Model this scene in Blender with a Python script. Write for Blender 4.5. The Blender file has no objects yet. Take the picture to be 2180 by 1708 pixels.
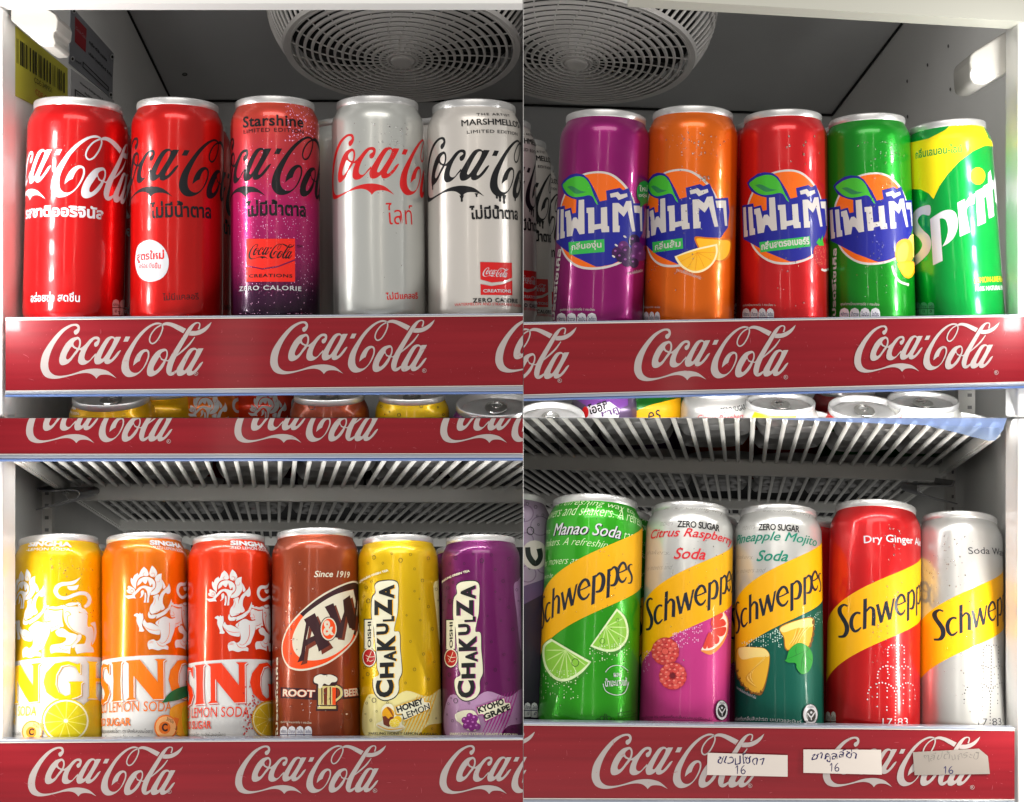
import bpy, bmesh, math, random
from math import sin, cos, tan, asin, atan2, pi, radians, sqrt
from mathutils import Vector, Matrix
from mathutils.geometry import tessellate_polygon

# ------------------------------------------------------------------ camera, light
SC = bpy.context.scene
COL = SC.collection
PX = 1.0 / 3270.0            # metres per photo pixel (2180 px wide) on the front plane
CX0, CY0 = 1114.0, 890.0
cam_d = bpy.data.cameras.new("camera")
cam = bpy.data.objects.new("camera", cam_d)
COL.objects.link(cam)
cam.location = (0, -1, 0)
cam.rotation_euler = (radians(90), 0, 0)
cam_d.sensor_width = 36
cam_d.lens = 54
cam_d.shift_x = -24 / 2180
cam_d.shift_y = 36 / 2180
cam_d.clip_start = .02
cam_d.clip_end = 60
SC.camera = cam
w = bpy.data.worlds.new("World")
SC.world = w
w.use_nodes = True
w.node_tree.nodes['Background'].inputs[0].default_value = (1.0, .97, .93, 1)
w.node_tree.nodes['Background'].inputs[1].default_value = .25
SC.view_settings.view_transform = 'Standard'
SC.view_settings.look = 'None'
SC.view_settings.exposure = 0
SC.view_settings.gamma = 1


def W3(x, y, Y):
    return Vector(((x - CX0) * PX * (1 + Y), Y, -(y - CY0) * PX * (1 + Y)))


def area(name, loc, target, sx, sy, power, color=(1, 1, 1), spread=180):
    d = bpy.data.lights.new(name, 'AREA')
    d.shape = 'RECTANGLE'
    d.size, d.size_y = sx, sy
    d.energy = power
    d.color = color
    d.spread = radians(spread)
    o = bpy.data.objects.new(name, d)
    COL.objects.link(o)
    o.location = loc
    v = Vector(target) - Vector(loc)
    o.rotation_euler = v.to_track_quat('-Z', 'Y').to_euler()
    return o


LED = (1.0, .98, .95)
# column of cabinet lamps along each front edge
for k in range(7):
    yy = 200 + k * 78
    area("led_lamp", W3(-90, yy, -.05), W3(420, yy, .09), .012, .010, .055, LED)
    area("led_lamp", W3(2265, yy, -.05), W3(1750, yy, .09), .012, .010, .052, LED)
for k in range(5):
    yy = 1200 + k * 80
    area("led_lamp", W3(-90, yy, -.05), W3(420, yy, .09), .012, .028, .042, (1, .95, .86))
    area("led_lamp", W3(2265, yy, -.05), W3(1750, yy, .09), .012, .028, .065, (1, .95, .86))
# added fill lamps just inside the door frame posts, brightening the bays
for x, y0, y1, s_, pw in ((-7, 200, 884, 1, .80), (2186, 220, 884, -1, .72), (-7, 1000, 1560, 1, .95), (2186, 960, 1540, -1, 1.0)):
    yc = (y0 + y1) / 2
    p = W3(x, yc, .004)
    area("door_fill_lamp", p, p + Vector((s_ * .6, 1, 0)), .006, (y1 - y0) * PX, pw, (1, .97, .92))
# added fill lamps hidden behind the rails, brightening the gap row and lower bays
for x0_, x1_, y_, pw in ((20, 1090, 826, .032), (1130, 2150, 822, .014), (20, 1090, 958, .30), (1130, 2140, 872, .30)):
    p = W3((x0_ + x1_) / 2, y_, .010)
    area("rail_fill_lamp", p, p + Vector((0, 1, -.9)), (x1_ - x0_) * PX, .003, pw, (1, .98, .94))
# room light in front of the cooler: tall strips mirrored in the cans, added fill above and below
area("room_fill_lamp", (-.55, -2.0, .55), (0, 0, 0), .08, 1.6, 2.2, (1, .93, .84))
area("room_fill_lamp", (.32, -2.2, .5), (0, 0, 0), .06, 1.6, 2.0, (1, .88, .76))
area("room_fill_lamp", (.0, -1.5, 1.35), (0, .1, -.05), 1.8, .5, 14.0, (1, .96, .9))
area("room_fill_lamp", (.0, -1.15, -1.0), (0, .25, -.05), 1.7, .6, 16.0, (1, .97, .93))  # added fill from below, standing in for floor bounce onto the racks

# ------------------------------------------------------------------ materials
MATS = {}


def lin(h):
    if isinstance(h, tuple):
        return h
    h = h.lstrip('#')
    c = [int(h[i:i + 2], 16) / 255 for i in (0, 2, 4)]
    return tuple(x / 12.92 if x <= .04045 else ((x + .055) / 1.055) ** 2.4 for x in c)


def mat(name, color, rough=.45, metal=0., coat=0., bump=0., bscale=60, vary=0., trans=0., ior=1.45, alpha=1.):
    if name in MATS:
        return MATS[name]
    m = bpy.data.materials.new(name)
    m.use_nodes = True
    nt = m.node_tree
    b = nt.nodes['Principled BSDF']
    c = lin(color)
    b.inputs['Base Color'].default_value = (*c, 1)
    b.inputs['Roughness'].default_value = rough
    b.inputs['Metallic'].default_value = metal
    b.inputs['Coat Weight'].default_value = coat
    b.inputs['Coat Roughness'].default_value = .08
    b.inputs['Specular IOR Level'].default_value = .3
    b.inputs['Transmission Weight'].default_value = trans
    b.inputs['IOR'].default_value = ior
    b.inputs['Alpha'].default_value = alpha
    tc = nt.nodes.new('ShaderNodeTexCoord')
    if vary:
        n = nt.nodes.new('ShaderNodeTexNoise')
        n.inputs['Scale'].default_value = bscale * .35
        n.inputs['Detail'].default_value = 5
        nt.links.new(tc.outputs['Object'], n.inputs['Vector'])
        mx = nt.nodes.new('ShaderNodeMix')
        mx.data_type = 'RGBA'
        mx.blend_type = 'MULTIPLY'
        mx.inputs[6].default_value = (*c, 1)
        mx.inputs['Factor'].default_value = 1
        r = nt.nodes.new('ShaderNodeMapRange')
        r.inputs['From Min'].default_value = .3
        r.inputs['From Max'].default_value = .7
        r.inputs['To Min'].default_value = 1 - vary
        r.inputs['To Max'].default_value = 1
        nt.links.new(n.outputs['Fac'], r.inputs['Value'])
        nt.links.new(r.outputs['Result'], mx.inputs[7])
        nt.links.new(mx.outputs[2], b.inputs['Base Color'])
        r2 = nt.nodes.new('ShaderNodeMapRange')
        r2.inputs['To Min'].default_value = max(.03, rough - .12)
        r2.inputs['To Max'].default_value = rough + .12
        nt.links.new(n.outputs['Fac'], r2.inputs['Value'])
        nt.links.new(r2.outputs['Result'], b.inputs['Roughness'])
    if bump:
        n2 = nt.nodes.new('ShaderNodeTexNoise')
        n2.inputs['Scale'].default_value = bscale
        n2.inputs['Detail'].default_value = 4
        nt.links.new(tc.outputs['Object'], n2.inputs['Vector'])
        bp = nt.nodes.new('ShaderNodeBump')
        bp.inputs['Strength'].default_value = bump
        bp.inputs['Distance'].default_value = .001
        nt.links.new(n2.outputs['Fac'], bp.inputs['Height'])
        nt.links.new(bp.outputs['Normal'], b.inputs['Normal'])
    MATS[name] = m
    return m


def worn(m):
    if m.get('worn'): return m
    m['worn'] = 1
    nt = m.node_tree
    b = nt.nodes['Principled BSDF']
    tc = nt.nodes.new('ShaderNodeTexCoord')
    n = nt.nodes.new('ShaderNodeTexNoise'); n.inputs['Scale'].default_value = 95; n.inputs['Detail'].default_value = 6
    nt.links.new(tc.outputs['Object'], n.inputs['Vector'])
    r = nt.nodes.new('ShaderNodeMapRange')
    for k, v in (('From Min', .4), ('From Max', .68), ('To Min', .05), ('To Max', .26)): r.inputs[k].default_value = v
    nt.links.new(n.outputs['Fac'], r.inputs['Value'])
    nt.links.new(r.outputs['Result'], b.inputs['Coat Roughness'])
    n2 = nt.nodes.new('ShaderNodeTexNoise'); n2.inputs['Scale'].default_value = 38; n2.inputs['Detail'].default_value = 1.5
    nt.links.new(tc.outputs['Object'], n2.inputs['Vector'])
    bp = nt.nodes.new('ShaderNodeBump'); bp.inputs['Strength'].default_value = .35; bp.inputs['Distance'].default_value = .0012
    nt.links.new(n2.outputs['Fac'], bp.inputs['Height'])
    nt.links.new(bp.outputs['Normal'], b.inputs['Normal'])
    nt.links.new(bp.outputs['Normal'], b.inputs['Coat Normal'])
    return m


def ink(color, metal=.0):
    """printed ink on a can"""
    return worn(mat('ink_%s_%d' % (color, metal * 100), color, rough=.5, metal=metal, coat=.18))


def paint(color, metal=.55, rough=.33):
    return worn(mat('can_paint_%s_%d' % (color, metal * 100), color, rough=rough, metal=metal, coat=.7))


def gradient_paint(name, stops, z0, z1):
    if name in MATS:
        return MATS[name]
    m = worn(mat(name, '#ffffff', rough=.34, metal=.5, coat=.7))
    nt = m.node_tree
    b = nt.nodes['Principled BSDF']
    tc = nt.nodes.new('ShaderNodeTexCoord')
    sp = nt.nodes.new('ShaderNodeSeparateXYZ')
    nt.links.new(tc.outputs['Object'], sp.inputs[0])
    mr = nt.nodes.new('ShaderNodeMapRange')
    mr.inputs['From Min'].default_value = z0
    mr.inputs['From Max'].default_value = z1
    nt.links.new(sp.outputs['Z'], mr.inputs['Value'])
    n = nt.nodes.new('ShaderNodeTexNoise')
    n.inputs['Scale'].default_value = 900
    nt.links.new(tc.outputs['Object'], n.inputs['Vector'])
    ma = nt.nodes.new('ShaderNodeMath')
    ma.operation = 'MULTIPLY_ADD'
    ma.inputs[1].default_value = .16
    nt.links.new(n.outputs['Fac'], ma.inputs[0])
    ad = nt.nodes.new('ShaderNodeMath')
    ad.operation = 'ADD'
    ad.inputs[1].default_value = -.08
    nt.links.new(mr.outputs['Result'], ad.inputs[0])
    nt.links.new(ad.outputs[0], ma.inputs[2])
    cr = nt.nodes.new('ShaderNodeValToRGB')
    els = cr.color_ramp.elements
    while len(els) < len(stops):
        els.new(.5)
    for e, (p, c) in zip(els, stops):
        e.position = p
        e.color = (*lin(c), 1)
    nt.links.new(ma.outputs[0], cr.inputs[0])
    nt.links.new(cr.outputs[0], b.inputs['Base Color'])
    return m


SILVER = mat('can_metal', (.78, .78, .76), rough=.25, metal=1, bump=.05, bscale=300)
LIDM = mat('lid_metal', (.66, .66, .66), rough=.36, metal=.75, bump=.08, bscale=400)
CABIN = mat('cabinet_panel', (.80, .80, .785), rough=.42, vary=.08, bump=.05, bscale=30)
CEIL = mat('cabinet_ceiling', (.58, .59, .60), rough=.5, vary=.1, bump=.05, bscale=30)
WHITE = mat('white_plastic', (.72, .71, .68), rough=.35, vary=.05, bump=.03, bscale=40)
FANM = mat('fan_plastic', (.80, .78, .76), rough=.45, vary=.12, bscale=50)
DARK = mat('dark_void', (.012, .013, .014), rough=.7)
DGREY = mat('recess_shade', (.035, .036, .038), rough=.6)  # near black, in place of the shade behind the racks
STEEL = mat('bracket_steel', (.28, .28, .29), rough=.38, metal=.8)
WIREM = mat('rack_enamel', (.80, .80, .77), rough=.55)
BASEM = mat('can_base_metal', (.34, .34, .34), rough=.42, metal=.6)


# ------------------------------------------------------------------ helpers
def mkobj(name, bm, mats, parent=None, smooth=False, matrix=None):
    me = bpy.data.meshes.new(name)
    bm.to_mesh(me)
    bm.free()
    for m in (mats if isinstance(mats, (list, tuple)) else [mats]):
        me.materials.append(m)
    if smooth:
        for p in me.polygons:
            p.use_smooth = True
    o = bpy.data.objects.new(name, me)
    COL.objects.link(o)
    if matrix is not None:
        o.matrix_world = matrix
    if parent is not None:
        o.parent = parent
    return o


def tag(o, label=None, cat=None, group=None, kind=None):
    if label: o['label'] = label
    if cat: o['category'] = cat
    if group: o['group'] = group
    if kind: o['kind'] = kind
    return o


def empty(name, M):
    o = bpy.data.objects.new(name, None)
    COL.objects.link(o)
    if isinstance(M, Vector): M = Matrix.Translation(M)
    o.matrix_world = M
    o.empty_display_size = .01
    return o


def box(bm, a, b):
    x0, y0, z0 = [min(a[i], b[i]) for i in range(3)]
    x1, y1, z1 = [max(a[i], b[i]) for i in range(3)]
    hexa(bm, [(x0, y0, z0), (x1, y0, z0), (x1, y0, z1), (x0, y0, z1)],
         [(x0, y1, z0), (x1, y1, z0), (x1, y1, z1), (x0, y1, z1)])


def hexa(bm, A, B):
    a = [bm.verts.new(p) for p in A]
    b = [bm.verts.new(p) for p in B]
    n = len(a)
    fs = [bm.faces.new(a), bm.faces.new(b[::-1])]
    for i in range(n):
        j = (i + 1) % n
        fs.append(bm.faces.new([a[j], a[i], b[i], b[j]]))
    bmesh.ops.recalc_face_normals(bm, faces=fs)
    return fs


def tube(bm, pts, r, n=8, closed=False, mi=0):
    pts = [Vector(p) for p in pts]
    rings = []
    N = len(pts)
    for i, p in enumerate(pts):
        if closed:
            t = pts[(i + 1) % N] - pts[i - 1]
        else:
            t = pts[min(i + 1, N - 1)] - pts[max(i - 1, 0)]
        t.normalize()
        up = Vector((0, 0, 1)) if abs(t.z) < .9 else Vector((1, 0, 0))
        s = t.cross(up).normalized()
        u = s.cross(t)
        rings.append([bm.verts.new(p + s * r * cos(2 * pi * k / n) + u * r * sin(2 * pi * k / n)) for k in range(n)])
    for i in range(N if closed else N - 1):
        a, b = rings[i], rings[(i + 1) % N]
        for k in range(n):
            f = bm.faces.new([a[k], a[(k + 1) % n], b[(k + 1) % n], b[k]])
            f.material_index = mi
    if not closed:
        bm.faces.new(rings[0][::-1]).material_index = mi
        bm.faces.new(rings[-1]).material_index = mi


def lathe(bm, prof, n=128, mi=0, th0=0.):
    """prof list of (r,z)"""
    rings = []
    for r, z in prof:
        if r < 1e-6:
            rings.append([bm.verts.new((0, 0, z))])
        else:
            rings.append([bm.verts.new((r * sin(2 * pi * k / n + th0), -r * cos(2 * pi * k / n + th0), z)) for k in range(n)])
    for a, b in zip(rings, rings[1:]):
        for k in range(n):
            k2 = (k + 1) % n
            if len(a) == 1:
                f = bm.faces.new([a[0], b[k2], b[k]])
            elif len(b) == 1:
                f = bm.faces.new([a[k], a[k2], b[0]])
            else:
                f = bm.faces.new([a[k], a[k2], b[k2], b[k]])
            f.material_index = mi


def clip(o, xs=None, zs=None):
    """cut a linked object's mesh where a partition stands. xs=+1 keep x>0, -1 keep x<0"""
    me = o.data
    if me.users > 1:
        me = me.copy()
        o.data = me
    bm = bmesh.new()
    bm.from_mesh(me)
    M = world(o)
    bm.transform(M)
    e = .0002
    if xs:
        bmesh.ops.bisect_plane(bm, geom=bm.verts[:] + bm.edges[:] + bm.faces[:], plane_co=(e * xs, 0, 0), plane_no=(-xs, 0, 0), clear_outer=True)
    if zs:
        bmesh.ops.bisect_plane(bm, geom=bm.verts[:] + bm.edges[:] + bm.faces[:], plane_co=(0, 0, e * zs), plane_no=(0, 0, -zs), clear_outer=True)
    bm.transform(M.inverted())
    bm.to_mesh(me)
    bm.free()


def world(o):
    M = o.matrix_basis.copy()
    p = o.parent
    while p:
        M = p.matrix_basis @ M
        p = p.parent
    return M


def clip_tree(o, xs=None, zs=None):
    for c in list(o.children):
        clip_tree(c, xs, zs)
    if o.type == 'MESH':
        clip(o, xs, zs)
        if len(o.data.polygons) == 0:
            bpy.data.objects.remove(o)


def catmull(P, closed=True, sub=5):
    """points (x,y) or (x,y,'c') for a corner -> smooth polyline"""
    out = []
    n = len(P)
    rng = range(n) if closed else range(n - 1)
    for i in rng:
        p1, p2 = P[i], P[(i + 1) % n]
        p0 = P[i - 1] if (closed or i > 0) else p1
        p3 = P[(i + 2) % n] if (closed or i + 2 < n) else p2
        if len(p1) > 2 and p1[2] == 'c': p0 = p1
        if len(p2) > 2 and p2[2] == 'c': p3 = p2
        for k in range(sub):
            t = k / sub
            q = []
            for a in (0, 1):
                q.append(.5 * (2 * p1[a] + (p2[a] - p0[a]) * t + (2 * p0[a] - 5 * p1[a] + 4 * p2[a] - p3[a]) * t * t + (3 * p1[a] - p0[a] - 3 * p2[a] + p3[a]) * t ** 3))
            out.append(tuple(q))
    if not closed:
        out.append((P[-1][0], P[-1][1]))
    return out


def ribbon(P, sub=5):
    """P = (x,y,w) open stroke -> closed outline"""
    pts = catmull([(p[0], p[1]) for p in P], False, sub)
    ws = []
    for i in range(len(P) - 1):
        for k in range(sub):
            ws.append(P[i][2] + (P[i + 1][2] - P[i][2]) * k / sub)
    ws.append(P[-1][2])
    L, R = [], []
    for i, p in enumerate(pts):
        a = pts[max(0, i - 1)]
        b = pts[min(len(pts) - 1, i + 1)]
        dx, dy = b[0] - a[0], b[1] - a[1]
        l = sqrt(dx * dx + dy * dy) or 1
        nx, ny = -dy / l * ws[i] / 2, dx / l * ws[i] / 2
        L.append((p[0] + nx, p[1] + ny))
        R.append((p[0] - nx, p[1] - ny))
    return L, R


def ellipse(cx, cy, rx, ry=None, n=20, rot=0):
    ry = ry or rx
    c, s = cos(rot), sin(rot)
    return [(cx + rx * cos(2 * pi * k / n) * c - ry * sin(2 * pi * k / n) * s, cy + rx * cos(2 * pi * k / n) * s + ry * sin(2 * pi * k / n) * c) for k in range(n)]


_TX = {}


def textmesh(s, bold=0., shear=0., spacing=1.):
    k = (s, bold, shear, spacing)
    if k in _TX:
        return _TX[k]
    c = bpy.data.curves.new('txt', 'FONT')
    c.body = s
    c.size = 1
    c.resolution_u = 3
    c.offset = bold
    c.shear = shear
    c.space_character = spacing
    o = bpy.data.objects.new('txt', c)
    m = bpy.data.meshes.new_from_object(o)
    vs = [(v.co.x, v.co.y) for v in m.vertices]
    fs = [tuple(p.vertices) for p in m.polygons]
    bpy.data.objects.remove(o)
    bpy.data.curves.remove(c)
    bpy.data.meshes.remove(m)
    _TX[k] = (vs, fs)
    return vs, fs


# photo windows used when reading coordinates off the photograph: (x0, y0, zoom)
ZW = dict(A=(0, 0, 1.982), B=(1050, 0, 1.982), C=(2090, 0, 1.982), D=(3100, 0, 1.986),
          E=(0, 800, 1.898), F=(1050, 800, 1.898), G=(2090, 800, 1.898), H=(3100, 800, 1.898),
          I=(0, 1650, 1.982), J=(1050, 1650, 1.982), K=(2090, 1650, 1.982), L=(3100, 1650, 2.009),
          M=(0, 2400, 1.982), N=(1050, 2400, 1.982), O=(2090, 2400, 1.982), P=(3100, 2400, 2.108),
          q2=(2940, 660, 3.7125), q3=(3630, 460, 2.134), q4=(50, 2260, 4.494), q5=(480, 2240, 4.493),
          q6=(1090, 2250, 2.628), q7=(1440, 2300, 2.588), q8=(2560, 2220, 4.269))


def zx(z, p):
    if z is None:
        return (p[0], p[1])
    a = ZW[z]
    return ((a[0] + p[0] / a[2]) * .53223, (a[1] + p[1] / a[2]) * .53223)


def zs(z):
    return 1. if z is None else .53223 / ZW[z][2]


class Art:
    """flat artwork in surface coordinates (u,v) metres, laid layer over layer"""

    def __init__(self, surf):
        self.s = surf
        self.prims = []
        self.z = None

    def at(self, p, z='-'):
        z = self.z if z == '-' else z
        return self.s.unproj(*zx(z, p))

    def add(self, vs, fs, m, layer=None):
        self.prims.append((vs, fs, m, layer))

    def uvpoly(self, pts, m, holes=(), layer=None):
        loops = [pts] + list(holes)
        tri = tessellate_polygon([[Vector((p[0], p[1], 0)) for p in l] for l in loops])
        vs = [tuple(p[:2]) for l in loops for p in l]
        self.add(vs, [tuple(t) for t in tri], m, layer)

    def dens(self, pts, mx=9.):
        out = []
        n = len(pts)
        for i in range(n):
            a, b = pts[i], pts[(i + 1) % n]
            l = sqrt((a[0] - b[0]) ** 2 + (a[1] - b[1]) ** 2)
            k = max(1, int(l / mx))
            for j in range(k):
                out.append((a[0] + (b[0] - a[0]) * j / k, a[1] + (b[1] - a[1]) * j / k))
        return out

    def tr(self, pts, smooth=True):
        if smooth:
            pts = catmull(pts)
        q = [zx(self.z, p) for p in pts]
        return [self.s.unproj(*p) for p in self.dens(q)]

    def poly(self, pts, m, smooth=False, holes=(), xf=None):
        f = xf or (lambda p: p)
        self.uvpoly([f(p) for p in self.tr(pts, smooth)], m, [[f(p) for p in self.tr(h, smooth)] for h in holes])

    def stroke(self, pts, m, xf=None):
        f = xf or (lambda p: p)
        L, R = ribbon(pts)
        L = [f(self.s.unproj(*zx(self.z, p))) for p in L]
        R = [f(self.s.unproj(*zx(self.z, p))) for p in R]
        self.strip(L, R, m)

    def strip(self, L, R, m):
        n = len(L)
        self.add(L + R, [(i, i + 1, n + i + 1, n + i) for i in range(n - 1)], m)

    def ring(self, cx, cy, r, wd, m, ry=None):
        ry = ry or r
        o = ellipse(cx, cy, r, ry)
        i = ellipse(cx, cy, r - wd, ry - wd)
        self.poly(o, m, holes=[i])

    def text(self, s, p0, p1, h, m, bold=.0, shear=0., spacing=1., xf=None):
        """fit text box: bottom-left p0 .. bottom-right p1 (photo window px), height h px"""
        if bold > 0 and ('M' in s or 'W' in s):
            # the outline offset breaks on these letters: thicken by overprinting instead
            a0 = Vector(self.at(p0)); b0 = Vector(self.at(p1))
            wd = .5 * bold * h / zs(self.z) * zs(self.z)
            for dx, dy in ((-wd, 0), (wd, wd * .6), (0, -wd * .6)):
                self.text(s, (p0[0] + dx, p0[1] + dy), (p1[0] + dx, p1[1] + dy), h, m, 0., shear, spacing, xf)
            return
        vs, fs = textmesh(s, bold, shear, spacing)
        if not vs:
            return
        x0 = min(v[0] for v in vs); x1 = max(v[0] for v in vs)
        y0 = min(v[1] for v in vs); y1 = max(v[1] for v in vs)
        a = Vector(self.at(p0)); b = Vector(self.at(p1))
        lim = getattr(self.s, 'R', None) if not isinstance(self.s, Plane) else None
        if lim:
            a.x = max(-1.45 * lim, a.x) if abs(a.x) < 2.2 * lim else a.x
            b.x = min(1.33 * lim, b.x)
        d = b - a
        # height direction: perpendicular to the baseline
        hh = h * zs(self.z) * self.s.scale
        n = Vector((-d.y, d.x)).normalized() * hh
        f = xf or (lambda p: p)
        out = []
        for v in vs:
            t = (v[0] - x0) / (x1 - x0); k = (v[1] - y0) / (y1 - y0)
            q = a + d * t + n * k
            out.append(f((q.x, q.y)))
        self.add(out, fs, m)


class Plane:
    """flat surface with px unprojection"""

    def __init__(self, o, u, v):
        self.o = Vector(o); self.u = Vector(u).normalized(); self.v = Vector(v).normalized()
        self.n = self.u.cross(self.v).normalized()
        self.scale = PX * (1 + self.o.y)

    def unproj(self, x, y):
        c = Vector((0, -1, 0)); d = W3(x, y, 0) - c
        t = (self.o - c).dot(self.n) / d.dot(self.n)
        p = c + d * t - self.o
        return (p.dot(self.u), p.dot(self.v))

    def build(self, art, bm, base=0, step=.00006, first=.00012):
        sgn = 1 if self.n.dot(Vector((0, -1, 0)) - self.o) > 0 else -1
        mats = []
        for i, (vs, fs, m, layer) in enumerate(art.prims):
            if m not in mats: mats.append(m)
            mi = mats.index(m) + base
            off = first + step * (i if layer is None else layer)
            bv = [bm.verts.new(self.o + self.u * p[0] + self.v * p[1] + self.n * sgn * off) for p in vs]
            for f in fs:
                try:
                    q = bm.faces.new([bv[k] for k in f])
                    q.material_index = mi
                except ValueError:
                    pass
        return mats


NSEG = 112


class Can:
    def __init__(self, xb, yb, xt, yt, wid, Yc=.036, lean=0., Hmul=None, hide=31):
        self.Yc = Yc
        R = wid / 2 * PX * (1 + Yc) * cos(atan2(abs((xb + xt) / 2 - CX0) * PX, 1)) ** .5
        self.R = R
        self.u = R / .029
        self.hide = hide
        base = W3(xb, yb + hide, Yc)
        lo, hi = .05, .3
        for _ in range(40):
            H = (lo + hi) / 2
            self._set(base, H, xb, xt, lean)
            p = self.M @ Vector((0, -.885 * R, H))
            y = CY0 - p.z / (1 + p.y) / PX
            if y > yt: lo = H
            else: hi = H
        self.scale = PX * (1 + Yc)
        u = self.u
        self.prof = [(.80 * R, 0), (.88 * R, .003 * u), (.96 * R, .0065 * u), (R, .010 * u)]
        d = [(.016, 1.), (.0135, .995), (.0105, .97), (.0078, .928), (.0062, .897), (.0052, .884), (.0044, .874)]
        self.prof += [(R * f, H - dd * u) for dd, f in d]

    def _set(self, base, H, xb, xt, lean):
        self.H = H
        Yt = base.y + H * sin(lean)
        roll = atan2((xt - CX0) * PX * (1 + Yt) - base.x, H)
        self.M = Matrix.Translation(base) @ Matrix.Rotation(-lean, 4, 'X') @ Matrix.Rotation(roll, 4, 'Y')
        self.Mi = self.M.inverted()

    def rad(self, z):
        P = self.prof
        if z <= P[0][1]: return P[0][0]
        for (r0, z0), (r1, z1) in zip(P, P[1:]):
            if z <= z1:
                return r0 + (r1 - r0) * (z - z0) / (z1 - z0)
        return P[-1][0]

    def unproj(self, x, y):
        c = self.Mi @ Vector((0, -1, 0))
        d = (self.Mi @ W3(x, y, 0)) - c
        r = self.R
        for _ in range(4):
            a = d.x ** 2 + d.y ** 2
            b = c.x * d.x + c.y * d.y
            q = c.x ** 2 + c.y ** 2 - r * r
            disc = b * b - a * q
            t = (-b - sqrt(max(disc, 0))) / a
            p = c + d * t
            r = self.rad(p.z)
        th = atan2(p.x, -p.y)
        if disc < 0:
            th += (1 if th > 0 else -1) * min(.35, sqrt(-disc / a) / self.R * 3)
        return (self.R * th, p.z)

    def build(self, art, bmat, label, group=None, lid=True, detail=NSEG, base=False):
        root = empty('drink_can', self.M)
        tag(root, label, 'can', group)
        bm = bmesh.new()
        mats = [bmat]
        dth = 2 * pi / NSEG
        R = self.R
        if art and art.prims:
            ab = bmesh.new()
            for i, (vs, fs, m, layer) in enumerate(art.prims):
                if m not in mats: mats.append(m)
                mi = mats.index(m)
                off = 1 + (i if layer is None else layer)
                bv = [ab.verts.new((p[0], min(p[1], self.H - .0046 * self.u), off)) for p in vs]
                for f in fs:
                    try:
                        q = ab.faces.new([bv[k] for k in f])
                        q.material_index = mi
                    except ValueError:
                        pass
            us = [v.co.x for v in ab.verts]
            k0 = int(min(us) / R / dth) - 1
            k1 = int(max(us) / R / dth) + 1
            for k in range(k0, k1 + 1):
                bmesh.ops.bisect_plane(ab, geom=ab.verts[:] + ab.edges[:] + ab.faces[:], plane_co=(k * dth * R, 0, 0), plane_no=(1, 0, 0), dist=1e-9)
            for r_, z_ in self.prof[1:-1]:
                bmesh.ops.bisect_plane(ab, geom=ab.verts[:] + ab.edges[:] + ab.faces[:], plane_co=(0, z_, 0), plane_no=(0, 1, 0), dist=1e-9)
            kill = []
            for v in ab.verts:
                th, z, off = v.co.x / R, v.co.y, v.co.z
                rr = self.rad(z)
                # follow the body facets exactly
                k = math.floor(th / dth + 1e-6)
                f = th / dth - k
                a0, a1 = k * dth, (k + 1) * dth
                o_ = off * .000011 + .00003
                r2 = rr + o_
                x = (sin(a0) * (1 - f) + sin(a1) * f) * r2
                y = -(cos(a0) * (1 - f) + cos(a1) * f) * r2
                v.co = (x, y, z)
            bmesh.ops.dissolve_degenerate(ab, dist=1e-7, edges=ab.edges[:])
            for f in ab.faces:
                c = f.calc_center_median()
                if f.normal.dot(Vector((c.x, c.y, 0))) < 0:
                    f.normal_flip()
            me = bpy.data.meshes.new('tmp')
            ab.to_mesh(me)
            ab.free()
            bm.from_mesh(me)
            bpy.data.meshes.remove(me)
        lathe(bm, self.prof, NSEG, 0)
        mkobj('body', bm, mats, root, smooth=True)
        if base:
            bm = bmesh.new()
            lathe(bm, [(0, .008 * self.u), (.5 * R, .006 * self.u), (.72 * R, .001 * self.u), (.76 * R, -.0006), (.80 * R, -.0004), (.90 * R, .003 * self.u), (R * 1.003, .0085 * self.u), (R * 1.003, .011 * self.u)], 64)
            mkobj('base', bm, BASEM, root, smooth=True)
        if lid:
            H, u = self.H, self.u
            bm = bmesh.new()
            pr = [(.868 * R, H - .0052 * u), (.876 * R, H - .0046 * u), (.884 * R, H - .0042 * u), (.890 * R, H - .0032 * u), (.890 * R, H - .0010 * u), (.884 * R, H - .0003 * u), (.868 * R, H),
                  (.848 * R, H - .0004 * u), (.838 * R, H - .0014 * u), (.822 * R, H - .0048 * u), (.80 * R, H - .0058 * u), (.775 * R, H - .0050 * u), (.76 * R, H - .0040 * u), (.52 * R, H - .0038 * u), (.50 * R, H - .0044 * u), (0, H - .0044 * u)]
            lathe(bm, pr, 72)
            lo = mkobj('lid', bm, LIDM, root, smooth=True)
            bm = bmesh.new()
            tz = H - .0028 * u
            outer = [(x * u, y * u) for x, y in ellipse(0, 0, .0068, .0115, 24)]
            hole = [(x * u, y * u) for x, y in ellipse(0, .0048, .0040, .0042, 16)]
            for dz, fl in ((0, 1), (-.0009 * u, -1)):
                tri = tessellate_polygon([[Vector((*p, 0)) for p in outer], [Vector((*p, 0)) for p in hole]])
                vs = [bm.verts.new((p[0], p[1], tz + dz)) for p in outer + hole]
                for t in tri: bm.faces.new([vs[k] for k in t])
                if dz == 0: top = vs
                else: bot = vs
            n1, n2 = len(outer), len(hole)
            for i in range(n1): bm.faces.new([top[i], top[(i + 1) % n1], bot[(i + 1) % n1], bot[i]])
            for i in range(n2): bm.faces.new([top[n1 + i], bot[n1 + i], bot[n1 + (i + 1) % n2], top[n1 + (i + 1) % n2]])
            bmesh.ops.recalc_face_normals(bm, faces=bm.faces[:])
            tube(bm, [(*p, tz - .0002) for p in outer], .0006 * u, 6, True)
            tube(bm, [(*p, tz - .0002) for p in hole], .0005 * u, 6, True)
            lathe(bm, [(.0022 * u, tz), (.0018 * u, tz + .0005 * u), (0, tz + .0006 * u)], 16)
            mkobj('tab', bm, SILVER, lo, smooth=False)
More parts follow.
